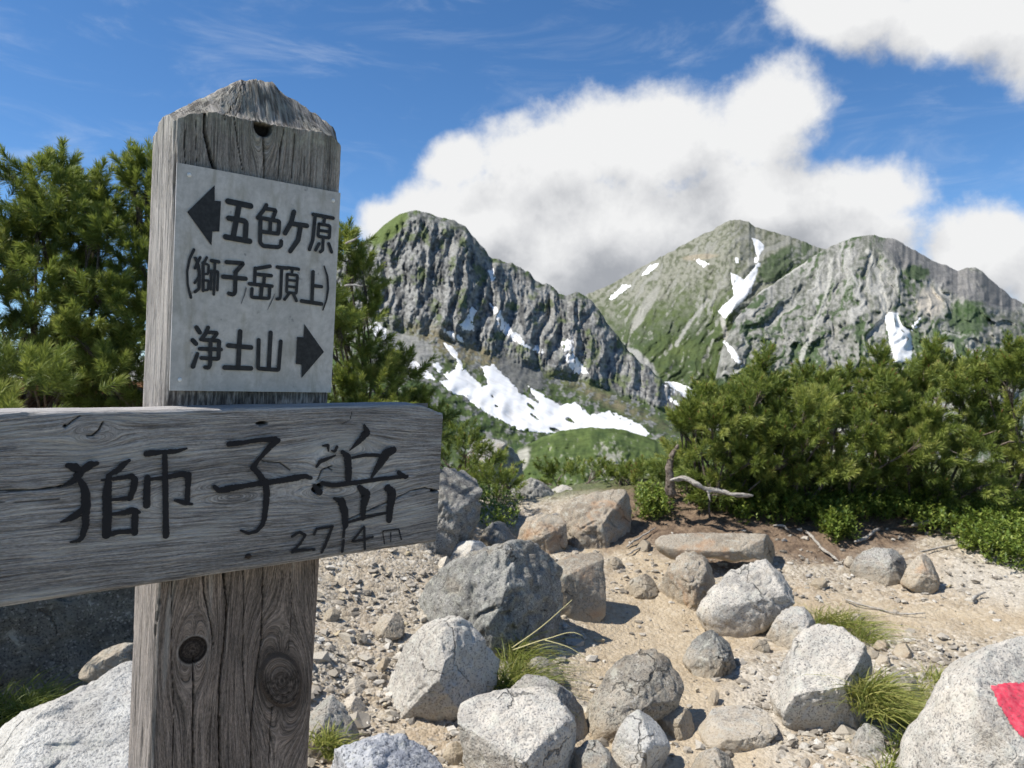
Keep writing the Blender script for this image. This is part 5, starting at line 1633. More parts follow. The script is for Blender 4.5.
rock(K, "small light rock at the foot of the tall upright rock",
     [(446, 565), (448, 553), (456, 544), (468, 541), (482, 542), (488, 550), (480, 562), (462, 572)], M_WHITE, 59, thick=0.8, cuts=3, rough=0.03)
rock(B, "dark lumpy rock among the low shrubs beyond the crest",
     [(505, 505), (510, 492), (520, 483), (532, 478), (544, 484), (554, 494), (558, 508), (545, 520), (520, 522)], M_DARK, 61, depth=6.9, thick=0.8, cuts=4, rough=0.05)
rock(K, "pale rock wedged behind the square weathered boulder",
     [(545, 500), (552, 486), (562, 481), (572, 488), (578, 502), (570, 515), (552, 515)], M_PALE, 63, depth=7.2, thick=0.7, cuts=4, rough=0.03)
rock(B, "big angular rock with a bright top far down the slope below the snowfield",
     [(448, 452), (456, 440), (470, 432), (486, 435), (502, 442), (516, 452), (527, 466), (524, 480), (510, 488), (490, 482), (470, 468)], M_GREY, 65, depth=13.0, thick=0.7, box=0.45, cuts=4, rough=0.04, planes=[(-0.2, -0.4, 0.9, 0.3)])
rock(K, "round rock half sunk in the ground beneath the pine shrubs",
     [(852, 572), (856, 560), (866, 552), (880, 548), (896, 550), (906, 558), (908, 570), (902, 580), (884, 586), (862, 584)], M_GREY, 67, thick=0.8, cuts=2, rough=0.025)
rock(K, "tan rock next to the round half sunk rock",
     [(903, 586), (908, 570), (918, 558), (930, 552), (940, 558), (942, 572), (936, 588), (920, 596)], M_TAN, 69, thick=0.6, cuts=4, rough=0.03)
rock(B, "brilliant white granite rock with a dark crack, at the foot of the post",
     [(-120, 790), (-60, 752), (-10, 727), (18, 720), (40, 712), (62, 699), (80, 690), (92, 678), (104, 668), (116, 663), (126, 665), (140, 661), (170, 664), (200, 690), (215, 760), (200, 830), (40, 850), (-100, 840)],
     M_WHITE, 71, depth=2.05, thick=0.6, cuts=2, rough=0.022, res=(190, 120), extra=1, planes=[(-0.1, -0.55, 0.85, 0.44)])
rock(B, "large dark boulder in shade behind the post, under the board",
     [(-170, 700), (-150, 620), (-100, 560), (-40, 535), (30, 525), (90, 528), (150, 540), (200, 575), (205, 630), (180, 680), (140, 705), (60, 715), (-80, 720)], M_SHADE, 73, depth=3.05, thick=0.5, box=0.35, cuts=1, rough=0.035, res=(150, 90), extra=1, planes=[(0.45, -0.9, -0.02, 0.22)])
rock(K, "thin grey slab lying in the shade at the base of the large dark boulder",
     [(80, 672), (88, 660), (104, 650), (120, 645), (142, 645), (146, 660), (134, 672), (104, 680)], M_GREY, 75, depth=2.55, thick=0.8, cuts=2, rough=0.03)
rock(B, "near rock of bluish granite with a white ridge, at the bottom edge beside the post",
     [(305, 790), (318, 768), (328, 758), (342, 752), (360, 748), (378, 743), (395, 742), (412, 747), (428, 757), (440, 772), (446, 800), (400, 830), (330, 825)], M_BLUE, 77, depth=2.25, thick=0.8, cuts=3, rough=0.04, res=(120, 80), planes=[(0.1, -0.75, 0.5, 0.4)])
rock(K, "mottled rock with moss, half hidden behind the lower post",
     [(300, 712), (306, 696), (316, 688), (328, 692), (340, 706), (350, 724), (358, 744), (346, 760), (320, 762), (304, 745)], M_GREY, 79, depth=2.75, thick=0.7, cuts=4, rough=0.04)
rock(T_, "upper of two flat cream stones on the gravel beside the post", [(340, 690), (346, 681), (356, 678), (368, 682), (371, 690), (358, 695)], M_WHITE, 81, thick=0.8, cuts=3, rough=0.03, res=(48, 32))
rock(T_, "lower of two flat cream stones on the gravel beside the post", [(340, 702), (346, 697), (356, 697), (366, 707), (362, 714), (350, 712)], M_WHITE, 83, thick=0.8, cuts=3, rough=0.03, res=(48, 32))
rock(T_, "yellowish upright stone touching the pale speckled granite boulder", [(375, 672), (378, 664), (383, 658), (391, 659), (388, 666), (381, 675)], M_TAN, 85, thick=0.7, cuts=2, rough=0.03, res=(48, 32))
rock(K, "small dark rock in the shadow behind the grass tuft", [(518, 680), (524, 666), (534, 659), (548, 658), (560, 668), (564, 682), (550, 692), (530, 692)], M_DARK, 87, thick=0.8, cuts=3, rough=0.04)
rock(T_, "beige stone lodged between the pale speckled boulder and the flat-topped slab", [(442, 757), (448, 746), (458, 741), (466, 748), (464, 762), (452, 766)], M_TAN, 89, thick=0.8, cuts=3, rough=0.03, res=(48, 32))
rock(K, "flat grey rock between the yellow-green grass and the huge boulder", [(886, 690), (890, 678), (899, 669), (912, 671), (921, 682), (920, 698), (906, 706), (892, 704)], M_GREY, 91, thick=0.7, cuts=3, rough=0.03)
for lab, ol, mt, sd_ in [
    ("upper flat slab of the stone cluster on the brown soil", [(873, 648), (878, 641), (888, 640), (892, 646), (884, 652)], M_TAN, 101),
    ("middle flat slab of the stone cluster on the brown soil", [(893, 655), (898, 646), (912, 643), (919, 650), (910, 658), (900, 660)], M_TAN, 102),
    ("low front slab of the stone cluster, nearest the grass", [(874, 662), (880, 656), (890, 657), (894, 663), (884, 668)], M_PALE, 103),
    ("darker end piece of the stone cluster, nearest the tall pale block", [(868, 656), (872, 650), (880, 652), (880, 659), (872, 662)], M_GREY, 104),
    ("long narrow stone lying in the sand right of the rounded grey-brown boulder", [(706, 705), (712, 694), (720, 689), (719, 697), (711, 708)], M_GREY, 105),
    ("cream stone set in the gravel under the end of the board", [(436, 566), (440, 558), (448, 556), (452, 564), (446, 571)], M_WHITE, 106),
    ("grey stone in the sand between the big slanting slab and the dark rough rock", [(752, 648), (758, 640), (768, 641), (770, 650), (760, 655)], M_GREY, 107),
    ("small tan stone below the end of the flat brown ledge", [(810, 586), (816, 578), (826, 578), (829, 586), (820, 592)], M_TAN, 108),
    ("pale stone between the fallen root and the round half sunk rock", [(844, 564), (848, 556), (855, 557), (855, 566), (849, 569)], M_PALE, 109),
    ("small stone on the gravel halfway between the post and the big dark boulder", [(352, 640), (357, 633), (366, 634), (368, 641), (360, 646)], M_PALE, 110),
    ("grey stone in the gravel just right of the post below the board", [(322, 618), (326, 610), (336, 609), (341, 617), (333, 623)], M_GREY, 111),
    ("small pale stone by the dry twig on the brown soil", [(850, 620), (855, 614), (863, 615), (864, 621), (857, 625)], M_PALE, 112),
    ("angular stone at the shady foot of the square weathered boulder", [(604, 566), (610, 557), (620, 558), (624, 566), (615, 572)], M_GREY, 113),
    ("dark stone resting on top of the soil bank beside the root ends", [(636, 548), (642, 540), (652, 541), (655, 549), (646, 554)], M_DARK, 114),
]:
    rock(T_, lab, ol, mt, sd_, thick=0.8, cuts=3, rough=0.03, res=(44, 30))


def drape_paint():
    """the red mark: a skin of paint lying on the boulder"""
    me = PAINT.data
    co = np.empty(len(me.vertices) * 3)
    me.vertices.foreach_get("co", co)
    co = co.reshape(-1, 3) + np.array(PAINT.location)
    from mathutils.bvhtree import BVHTree
    polys = [tuple(p.vertices) for p in me.polygons]
    bvh = BVHTree.FromPolygons([tuple(c) for c in co], polys)
    poly = np.array([(990, 686), (1004, 683), (1026, 683), (1064, 684), (1064, 730), (1040, 748), (1020, 737), (1010, 725), (999, 707)], float)
    xs = np.arange(984, 1070, 0.8)
    ys = np.arange(678, 750, 0.8)
    gx, gy = np.meshgrid(xs, ys)
    sdm = signed(poly, gx, gy) + 2.0 * fbm(gx * 0.3, gy * 0.3, 1.0, 5)
    V = np.zeros(gx.shape + (3,))
    ok = sdm > 0
    for i in range(gx.shape[0]):
        for j in range(gx.shape[1]):
            dr = P(gx[i, j], gy[i, j], 1.0) - EYE
            dr /= np.linalg.norm(dr)
            h, nrm, _, _ = bvh.ray_cast(Vector(EYE), Vector(dr))
            if h is None:
                ok[i, j] = False
            else:
                V[i, j] = np.array(h) + 0.0025 * np.array(nrm) * (1 if nrm.dot(Vector(dr)) < 0 else -1)
    f = grid_faces(*gx.shape)
    f = f[ok.ravel()[f].all(1)]
    used = np.unique(f)
    mp = np.zeros(gx.size, int)
    mp[used] = np.arange(len(used))
    m, n, b = material("red_trail_paint", 0.7, 0.3)
    tc = n.new('ShaderNodeTexCoord')
    w = n.noise(tc.outputs['Object'], 70, 5, 0.75)
    n.put(b.inputs['Base Color'], n.mix(n.range(w, 0.35, 0.65), (0.55, 0.03, 0.065), (0.58, 0.10, 0.13)))
    n.put(b.inputs['Alpha'], n.range(n.noise(tc.outputs['Object'], 85, 6, 0.78), 0.37, 0.43, 0.0, 1.0))
    mk("paint_mark", V.reshape(-1, 3)[used], mp[f], m, PAINT, np.array(PAINT.location))


drape_paint()


# ---- loose gravel (nobody could count it)
def build_gravel():
    r_ = np.random.default_rng(5)
    n = 9000
    px = r_.uniform(250, 1060, n * 2)
    py = 528 + (800 - 528) * r_.uniform(0, 1, n * 2) ** 0.75
    dens = np.where(inside([(470, 800), (560, 740), (575, 670), (600, 600), (640, 590), (720, 610), (860, 600), (1040, 610), (1040, 640), (880, 640), (740, 660), (730, 690), (780, 760), (800, 800)], px, py), 0.13, 0.85)
    dens = dens * (0.5 + 0.9 * fbm(px * 0.02, py * 0.03, 3.0, 3)) * np.where((px > 600) & (py < 560) & (px < 900), 0.5, 1)
    k = r_.uniform(size=n * 2) < dens * 1.2
    px, py = px[k][:n], py[k][:n]
    dist = np.linspace(2.2, 7.0, 500)
    p = P(px[:, None], py[:, None], dist[None])
    bel = p[..., 2] <= ground_z(p[..., 0], p[..., 1])
    i = np.argmax(bel, 1)
    pos = p[np.arange(len(px)), i]
    pos = pos[bel.any(1)]
    ico_v, ico_f = [], []
    t = (1 + 5 ** 0.5) / 2
    iv = np.array([(-1, t, 0), (1, t, 0), (-1, -t, 0), (1, -t, 0), (0, -1, t), (0, 1, t), (0, -1, -t), (0, 1, -t), (t, 0, -1), (t, 0, 1), (-t, 0, -1), (-t, 0, 1)]) / 1.9
    fi = np.array([(0, 11, 5), (0, 5, 1), (0, 1, 7), (0, 7, 10), (0, 10, 11), (1, 5, 9), (5, 11, 4), (11, 10, 2), (10, 7, 6), (7, 1, 8), (3, 9, 4), (3, 4, 2), (3, 2, 6), (3, 6, 8), (3, 8, 9), (4, 9, 5), (2, 4, 11), (6, 2, 10), (8, 6, 7), (9, 8, 1)])
    m = len(pos)
    s = 0.0045 + 0.020 * r_.uniform(size=m) ** 4.0
    s = s * np.where(r_.uniform(size=m) < 0.03, 2.2, 1.0)
    v = iv[None] * (1 + 0.35 * r_.normal(size=(m, 12, 1))) * s[:, None, None] * r_.uniform([0.8, 0.8, 0.45], [1.4, 1.2, 0.8], size=(m, 1, 3))
    a = r_.uniform(0, 6.28, m)
    c, si = np.cos(a)[:, None], np.sin(a)[:, None]
    v = np.stack([v[..., 0] * c - v[..., 1] * si, v[..., 0] * si + v[..., 1] * c, v[..., 2]], -1)
    pos[:, 2] = ground_z(pos[:, 0], pos[:, 1]) + 0.035 * fbm(pos[:, 0] * 1.3, pos[:, 1] * 1.3, 2.0) + s * 0.0 + 0.004
    V = (v + pos[:, None]).reshape(-1, 3)
    Fc = (fi[None] + 12 * np.arange(m)[:, None, None]).reshape(-1, 3)
    mt, nn, b = material("gravel", 0.9, 0.15)
    tc = nn.new('ShaderNodeTexCoord')
    col = nn.ramp(nn.attr('tone'), [(0.0, (0.22, 0.19, 0.15)), (0.35, (0.38, 0.34, 0.28)), (0.7, (0.47, 0.43, 0.36)), (0.9, (0.60, 0.57, 0.51)), (1.0, (0.44, 0.36, 0.22))])
    nn.put(b.inputs['Base Color'], nn.mix(nn.range(nn.noise(tc.outputs['Object'], 300, 2, 0.6), 0.35, 0.6, 0.5, 0.0), col, (0.14, 0.13, 0.12)))
    tag(mk("gravel", V, Fc, mt, smooth=False, attrs={"tone": np.repeat(r_.uniform(size=m), 12)}), kind="stuff")


build_gravel()


# ------------------------------------------------------------------ dwarf pines
def foliage_mat(name, dark, light, tip, trans=0.36):
    m = bpy.data.materials.new(name)
    m.use_nodes = True
    n = NT(m.node_tree)
    b = n.n['Principled BSDF']
    b.inputs['Roughness'].default_value = 0.5
    b.inputs['Specular IOR Level'].default_value = 0.3
    t = n.attr('tone')
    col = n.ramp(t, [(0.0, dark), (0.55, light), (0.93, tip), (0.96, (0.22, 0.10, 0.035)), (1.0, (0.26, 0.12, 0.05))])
    n.put(b.inputs['Base Color'], col)
    tr = n.new('ShaderNodeBsdfTranslucent')
    n.put(tr.inputs[0], n.mix(0.5, col, (0.24, 0.27, 0.045)))
    mx = n.new('ShaderNodeMixShader')
    mx.inputs[0].default_value = trans
    n.l.new(b.outputs[0], mx.inputs[1])
    n.l.new(tr.outputs[0], mx.inputs[2])
    n.l.new(mx.outputs[0], n.n['Material Output'].inputs[0])
    return m


M_NEEDLE = foliage_mat("pine_needles", (0.036, 0.062, 0.017), (0.205, 0.268, 0.058), (0.44, 0.46, 0.13))
M_LEAF = foliage_mat("small_leaves", (0.055, 0.095, 0.02), (0.155, 0.225, 0.036), (0.32, 0.37, 0.08), 0.3)
M_GRASS = foliage_mat("alpine_grass", (0.07, 0.10, 0.02), (0.19, 0.23, 0.05), (0.40, 0.38, 0.12), 0.35)
M_BARK, nbk, bbk = material("pine_bark", 0.9, 0.1)
tbk = nbk.new('ShaderNodeTexCoord')
nbk.put(bbk.inputs['Base Color'], nbk.mix(nbk.range(nbk.noise(tbk.outputs['Object'], 60, 4, 0.7), 0.35, 0.65), (0.06, 0.045, 0.035), (0.24, 0.20, 0.165)))
M_DEAD, ndd, bdd = material("bleached_wood", 0.85, 0.15)
tdd = ndd.new('ShaderNodeTexCoord')
mpd = ndd.new('ShaderNodeMapping')
ndd.put(mpd.inputs[0], tdd.outputs['Object'])
mpd.inputs['Scale'].default_value = (20, 80, 80)
dn1 = ndd.noise(mpd.outputs[0], 1.0, 5, 0.65, 0.5)
ndd.put(bdd.inputs['Base Color'], ndd.mix(ndd.range(dn1, 0.32, 0.62), (0.13, 0.11, 0.09), (0.46, 0.43, 0.38)))
ndd.put(bdd.inputs['Normal'], ndd.bump(dn1, 0.6, 0.01))


def needles(r_, pos, ax, L, nn, nl, w, tone, spread=(66, 24)):
    """needle tufts: pos, ax (S,3), shoot length L (S), nn needles of length nl each"""
    Sn = len(pos)
    t = r_.uniform(size=(Sn, nn)) ** 0.75
    ref = r_.normal(size=(Sn, 3))
    a = np.cross(ax, ref)
    a /= np.linalg.norm(a, axis=1)[:, None] + 1e-9
    b = np.cross(ax, a)
    ph = r_.uniform(0, 2 * np.pi, (Sn, nn))
    tilt = np.radians(spread[0] + (spread[1] - spread[0]) * t + r_.normal(0, 9, (Sn, nn)))
    perp = np.cos(ph)[..., None] * a[:, None] + np.sin(ph)[..., None] * b[:, None]
    dirn = np.cos(tilt)[..., None] * ax[:, None] + np.sin(tilt)[..., None] * perp
    base = pos[:, None] + ax[:, None] * (t * L[:, None])[..., None]
    ln = nl * r_.uniform(0.75, 1.15, (Sn, nn))
    tipp = base + dirn * ln[..., None]
    tipp[..., 2] -= 0.06 * ln
    sid = np.cross(dirn, r_.normal(size=(Sn, nn, 3)))
    sid /= np.linalg.norm(sid, axis=-1, keepdims=True) + 1e-9
    mid = base + dirn * (0.55 * ln)[..., None]
    hw = (w * 0.5)
    V = np.stack([base - sid * hw * 0.6, base + sid * hw * 0.6, mid + sid * hw, tipp, mid - sid * hw], 2)
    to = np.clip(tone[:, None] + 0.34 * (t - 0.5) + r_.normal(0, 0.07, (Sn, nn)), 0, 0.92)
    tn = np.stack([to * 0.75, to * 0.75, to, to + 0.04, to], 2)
    n = Sn * nn
    b0 = 5 * np.arange(n)[:, None]
    Q = b0 + np.array([[0, 1, 2, 4]])
    Tr = b0 + np.array([[4, 2, 3]])
    return V.reshape(-1, 3), Q, Tr, tn.ravel().clip(0, 0.93)


def pine(label, root, lumps, leaders, n_shoots, seed, nl=0.060, nn=100, w=0.0048, L=0.125, group="dwarf pines on the crest", buds=0.45, bare=0.0, nbr=16, shade=0.0):
    r_ = np.random.default_rng(seed)
    lm = []
    for (px, py, d, rx, ry, rd) in lumps:
        lm.append((P(px, py, d), np.array([rx * d / F, rd, ry * d / F])))
    vol = np.array([np.prod(q[1]) ** (2 / 3) for q in lm])
    want = max(6, n_shoots // 9)
    C0 = np.array([q_[0] for q_ in lm])
    E0 = np.array([q_[1] for q_ in lm])
    cen, cdir, crad = [], [], []
    for _ in range(want * 14):
        if len(cen) >= want:
            break
        w_ = r_.choice(len(lm), p=vol / vol.sum())
        u = r_.normal(size=3)
        u /= np.linalg.norm(u)
        rd_ = 0.5 + 0.58 * r_.uniform() ** 0.5
        c = C0[w_] + u * rd_ * E0[w_]
        if cen and (((np.array(cen) - c) / np.array([1, 1, 1.2])) ** 2).sum(1).min() < (0.125 if _ < want * 8 else 0.09) ** 2:
            continue
        o_ = u * E0[w_]
        o_ /= np.linalg.norm(o_)
        cen.append(c)
        cdir.append(o_ * 0.6 + np.array([0, 0, 0.85]) + r_.normal(0, 0.22, 3))
        crad.append(rd_)
    cen, cdir, crad = np.array(cen), np.array(cdir), np.array(crad)
    nc = len(cen)
    cdir /= np.linalg.norm(cdir, axis=1)[:, None]
    j = r_.integers(0, nc, n_shoots)
    off = r_.normal(0, 1, (n_shoots, 3)) * np.array([0.052, 0.052, 0.034])
    pos = cen[j] + off
    ax = cdir[j] * 0.9 + off * 8.5 + r_.normal(0, 0.14, (n_shoots, 3))
    ax[:, 2] = np.maximum(ax[:, 2], 0.02)
    ax /= np.linalg.norm(ax, axis=1)[:, None]
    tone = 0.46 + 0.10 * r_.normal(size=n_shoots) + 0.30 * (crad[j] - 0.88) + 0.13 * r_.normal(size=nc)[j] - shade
    lp, la = [], []
    stems = []
    for (px, py, d, h) in leaders:
        tip = P(px, py + 0.11 * F / d, d)
        hm = h * d / F
        basep = tip - np.array([r_.normal(0, 0.04), r_.normal(0, 0.04), hm])
        stems.append((basep, tip))
        m = int(4 + hm * 18)
        for t in np.linspace(0.05, 1, m):
            p_ = basep * (1 - t) + tip * t
            for k in range(3 if t < 0.9 else 2):
                a = r_.uniform(0, 6.28)
                o = np.array([math.cos(a), math.sin(a), 0.75 + 0.9 * t])
                o /= np.linalg.norm(o)
                lp.append(p_ + o * r_.uniform(0.01, 0.09) * (1.15 - t))
                la.append(o)
        lp.append(tip)
        la.append(np.array([0, 0, 1.0]))
    if lp:
        pos = np.vstack([pos, lp])
        ax = np.vstack([ax, la])
        tone = np.r_[tone, 0.5 + 0.1 * r_.normal(size=len(lp))]
    keep = pos[:, 2] > ground_z(pos[:, 0], pos[:, 1]) + 0.02
    pos, ax, tone = pos[keep], ax[keep], tone[keep]
    Ls = L * r_.uniform(0.7, 1.3, len(pos))
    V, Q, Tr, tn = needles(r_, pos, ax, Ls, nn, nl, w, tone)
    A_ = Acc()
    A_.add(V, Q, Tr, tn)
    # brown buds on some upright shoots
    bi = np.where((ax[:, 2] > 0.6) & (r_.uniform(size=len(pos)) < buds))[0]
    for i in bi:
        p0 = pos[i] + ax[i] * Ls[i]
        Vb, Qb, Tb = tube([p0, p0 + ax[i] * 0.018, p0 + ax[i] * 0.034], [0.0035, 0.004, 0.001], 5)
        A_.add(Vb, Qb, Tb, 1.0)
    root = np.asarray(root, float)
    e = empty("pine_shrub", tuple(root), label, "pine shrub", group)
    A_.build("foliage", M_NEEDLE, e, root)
    Bm = Acc()
    ends = list(cen[r_.choice(nc, min(nbr, nc), replace=False)])
    for (p0, p1) in stems:
        ends.append(p0 * 0.6 + p1 * 0.4)
    for en in ends:
        rt = root + np.array([r_.normal(0, 0.10), r_.normal(0, 0.06), -0.05])
        m1 = rt * 0.55 + en * 0.45 + np.array([r_.normal(0, .07), r_.normal(0, .05), -0.12 * abs(en[0] - rt[0])])
        pth = spline([rt, m1, en], 12)
        r0 = r_.uniform(0.011, 0.02)
        Vt, Qt, Tt = tube(pth, np.linspace(r0, 0.0045, 12), 6, 0.2, r_.uniform(0, 9))
        Bm.add(Vt, Qt, Tt)
        # twigs out to nearby shoots
        near = np.argsort(((pos - en) ** 2).sum(1))[:7]
        for k in near:
            Vt, Qt, Tt = tube(spline([en * 0.75 + m1 * 0.25, (en + pos[k]) / 2 + r_.normal(0, .012, 3), pos[k] + ax[k] * 0.03], 5), np.linspace(0.005, 0.0022, 5), 4)
            Bm.add(Vt, Qt, Tt)
    for (p0, p1) in stems:
        Vt, Qt, Tt = tube([p0 - np.array([0, 0, .1]), p0, p1], [0.008, 0.007, 0.003], 6)
        Bm.add(Vt, Qt, Tt)
    Bm.build("branches", M_BARK, e, root)
    return e


# big shrubs behind the sign
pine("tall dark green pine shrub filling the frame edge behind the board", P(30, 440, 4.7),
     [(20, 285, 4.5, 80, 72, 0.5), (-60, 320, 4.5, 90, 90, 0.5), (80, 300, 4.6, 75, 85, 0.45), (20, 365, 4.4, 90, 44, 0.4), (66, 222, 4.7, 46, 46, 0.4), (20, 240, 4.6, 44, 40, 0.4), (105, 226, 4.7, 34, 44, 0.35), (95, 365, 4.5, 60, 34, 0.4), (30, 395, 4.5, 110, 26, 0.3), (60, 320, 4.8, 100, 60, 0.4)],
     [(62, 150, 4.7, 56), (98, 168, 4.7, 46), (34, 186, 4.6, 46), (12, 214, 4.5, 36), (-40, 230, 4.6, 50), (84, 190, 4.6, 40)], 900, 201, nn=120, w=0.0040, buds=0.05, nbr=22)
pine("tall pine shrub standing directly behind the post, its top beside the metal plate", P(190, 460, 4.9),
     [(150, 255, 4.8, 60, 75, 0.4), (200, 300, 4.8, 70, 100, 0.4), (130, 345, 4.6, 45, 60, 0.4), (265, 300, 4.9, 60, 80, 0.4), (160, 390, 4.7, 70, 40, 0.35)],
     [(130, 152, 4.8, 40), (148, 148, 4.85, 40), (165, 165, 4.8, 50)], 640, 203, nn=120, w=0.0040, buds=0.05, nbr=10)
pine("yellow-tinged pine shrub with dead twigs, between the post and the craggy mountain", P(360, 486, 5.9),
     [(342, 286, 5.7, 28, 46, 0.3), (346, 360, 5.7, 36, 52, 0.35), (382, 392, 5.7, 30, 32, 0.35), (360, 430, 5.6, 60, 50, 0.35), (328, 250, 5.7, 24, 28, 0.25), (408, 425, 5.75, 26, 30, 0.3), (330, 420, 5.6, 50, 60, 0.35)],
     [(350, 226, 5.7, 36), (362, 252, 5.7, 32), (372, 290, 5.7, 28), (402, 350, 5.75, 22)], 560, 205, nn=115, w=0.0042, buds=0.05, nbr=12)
pine("pale pine spray above the board, extended unseen beyond the frame edge to cast shade", P(-150, 560, 3.0),
     [(12, 386, 3.1, 46, 22, 0.18), (-60, 392, 3.0, 80, 36, 0.3), (-150, 400, 2.85, 120, 60, 0.45), (-260, 380, 2.7, 140, 90, 0.5), (-120, 455, 2.8, 110, 60, 0.4)], [], 760, 207, nn=130, w=0.0026, L=0.10, nl=0.055, buds=0.0, nbr=5, shade=-0.12)  # lumps past the frame edge added to throw shade on the bank

# shrubs along the right of the crest
pine("pine shrub at the open end of the row, with the dark stump at its foot", P(715, 512, 6.1),
     [(717, 448, 6.0, 38, 40, 0.4), (747, 436, 6.1, 42, 46, 0.45), (702, 472, 6.05, 32, 26, 0.35), (757, 472, 6.05, 42, 28, 0.35), (688, 453, 6.1, 22, 20, 0.25)],
     [(704, 384, 6.1, 24), (692, 400, 6.0, 20), (682, 408, 6.1, 18), (742, 384, 6.2, 18)], 430, 211)
pine("pine shrub with the tall leader standing against the valley end of the far mountain", P(790, 512, 6.2),
     [(775, 422, 6.2, 44, 46, 0.45), (800, 450, 6.0, 48, 42, 0.45), (770, 464, 6.05, 42, 32, 0.35), (815, 408, 6.4, 40, 34, 0.4)],
     [(764, 348, 6.3, 46), (778, 372, 6.3, 28), (752, 372, 6.3, 28), (806, 366, 6.4, 20), (824, 370, 6.4, 18)], 430, 213)
pine("pine shrub whose single leader rises just left of the bright snowfield", P(865, 512, 6.2),
     [(860, 420, 6.3, 46, 42, 0.45), (875, 450, 6.0, 48, 42, 0.45), (850, 468, 6.05, 44, 30, 0.35), (895, 422, 6.3, 40, 42, 0.4)],
     [(877, 346, 6.3, 42), (850, 366, 6.4, 20), (894, 374, 6.3, 20)], 430, 215)
pine("pine shrub whose leader rises just right of the bright snowfield", P(935, 512, 6.2),
     [(930, 414, 6.2, 46, 44, 0.45), (945, 452, 6.0, 48, 44, 0.45), (920, 466, 6.05, 42, 32, 0.35), (960, 404, 6.4, 36, 36, 0.4)],
     [(934, 338, 6.3, 40), (924, 356, 6.3, 24), (950, 358, 6.3, 22), (966, 362, 6.4, 18)], 430, 217)
pine("bright pine shrub with bare dead branches, at the frame edge end of the row", P(1015, 515, 6.0),
     [(1005, 400, 6.0, 48, 44, 0.45), (1045, 420, 5.9, 52, 60, 0.45), (985, 415, 6.2, 36, 42, 0.4), (1030, 472, 6.05, 44, 32, 0.3), (1080, 400, 6.0, 60, 70, 0.5)],
     [(1010, 338, 6.1, 34), (990, 356, 6.1, 22), (1026, 344, 6.1, 30), (1060, 334, 6.1, 36)], 480, 219, shade=-0.05)
# low growth in the hollow beyond the path
pine("low pine shrub in the hollow beside the tall upright rock", P(452, 470, 7.6), [(452, 452, 7.4, 24, 22, 0.3), (475, 470, 7.4, 24, 18, 0.3), (440, 432, 8.0, 18, 16, 0.3)], [], 150, 221, nn=70, w=0.0055, nl=0.055, L=0.11, nbr=6, shade=0.05)
pine("low pine shrub between the tall upright rock and the dark lumpy rock", P(488, 530, 6.6), [(490, 500, 6.6, 22, 24, 0.3), (505, 520, 6.4, 20, 16, 0.25), (478, 530, 6.2, 20, 18, 0.25)], [], 150, 223, nn=70, w=0.005, nl=0.052, L=0.11, nbr=6)
pine("small pine shrub on the crest behind the square weathered boulder", P(650, 505, 7.0), [(648, 486, 6.9, 24, 17, 0.3), (628, 482, 7.2, 22, 14, 0.3), (662, 496, 6.8, 18, 14, 0.25)], [(622, 462, 7.2, 16)], 150, 225, nn=70, w=0.005, nl=0.052, L=0.11, nbr=6)
pine("small pine shrub just beyond the path, half way along the hollow", P(585, 492, 8.0), [(588, 482, 8.0, 26, 12, 0.3), (560, 474, 8.4, 18, 12, 0.3)], [], 90, 227, nn=70, w=0.0055, nl=0.055, L=0.11, nbr=5)


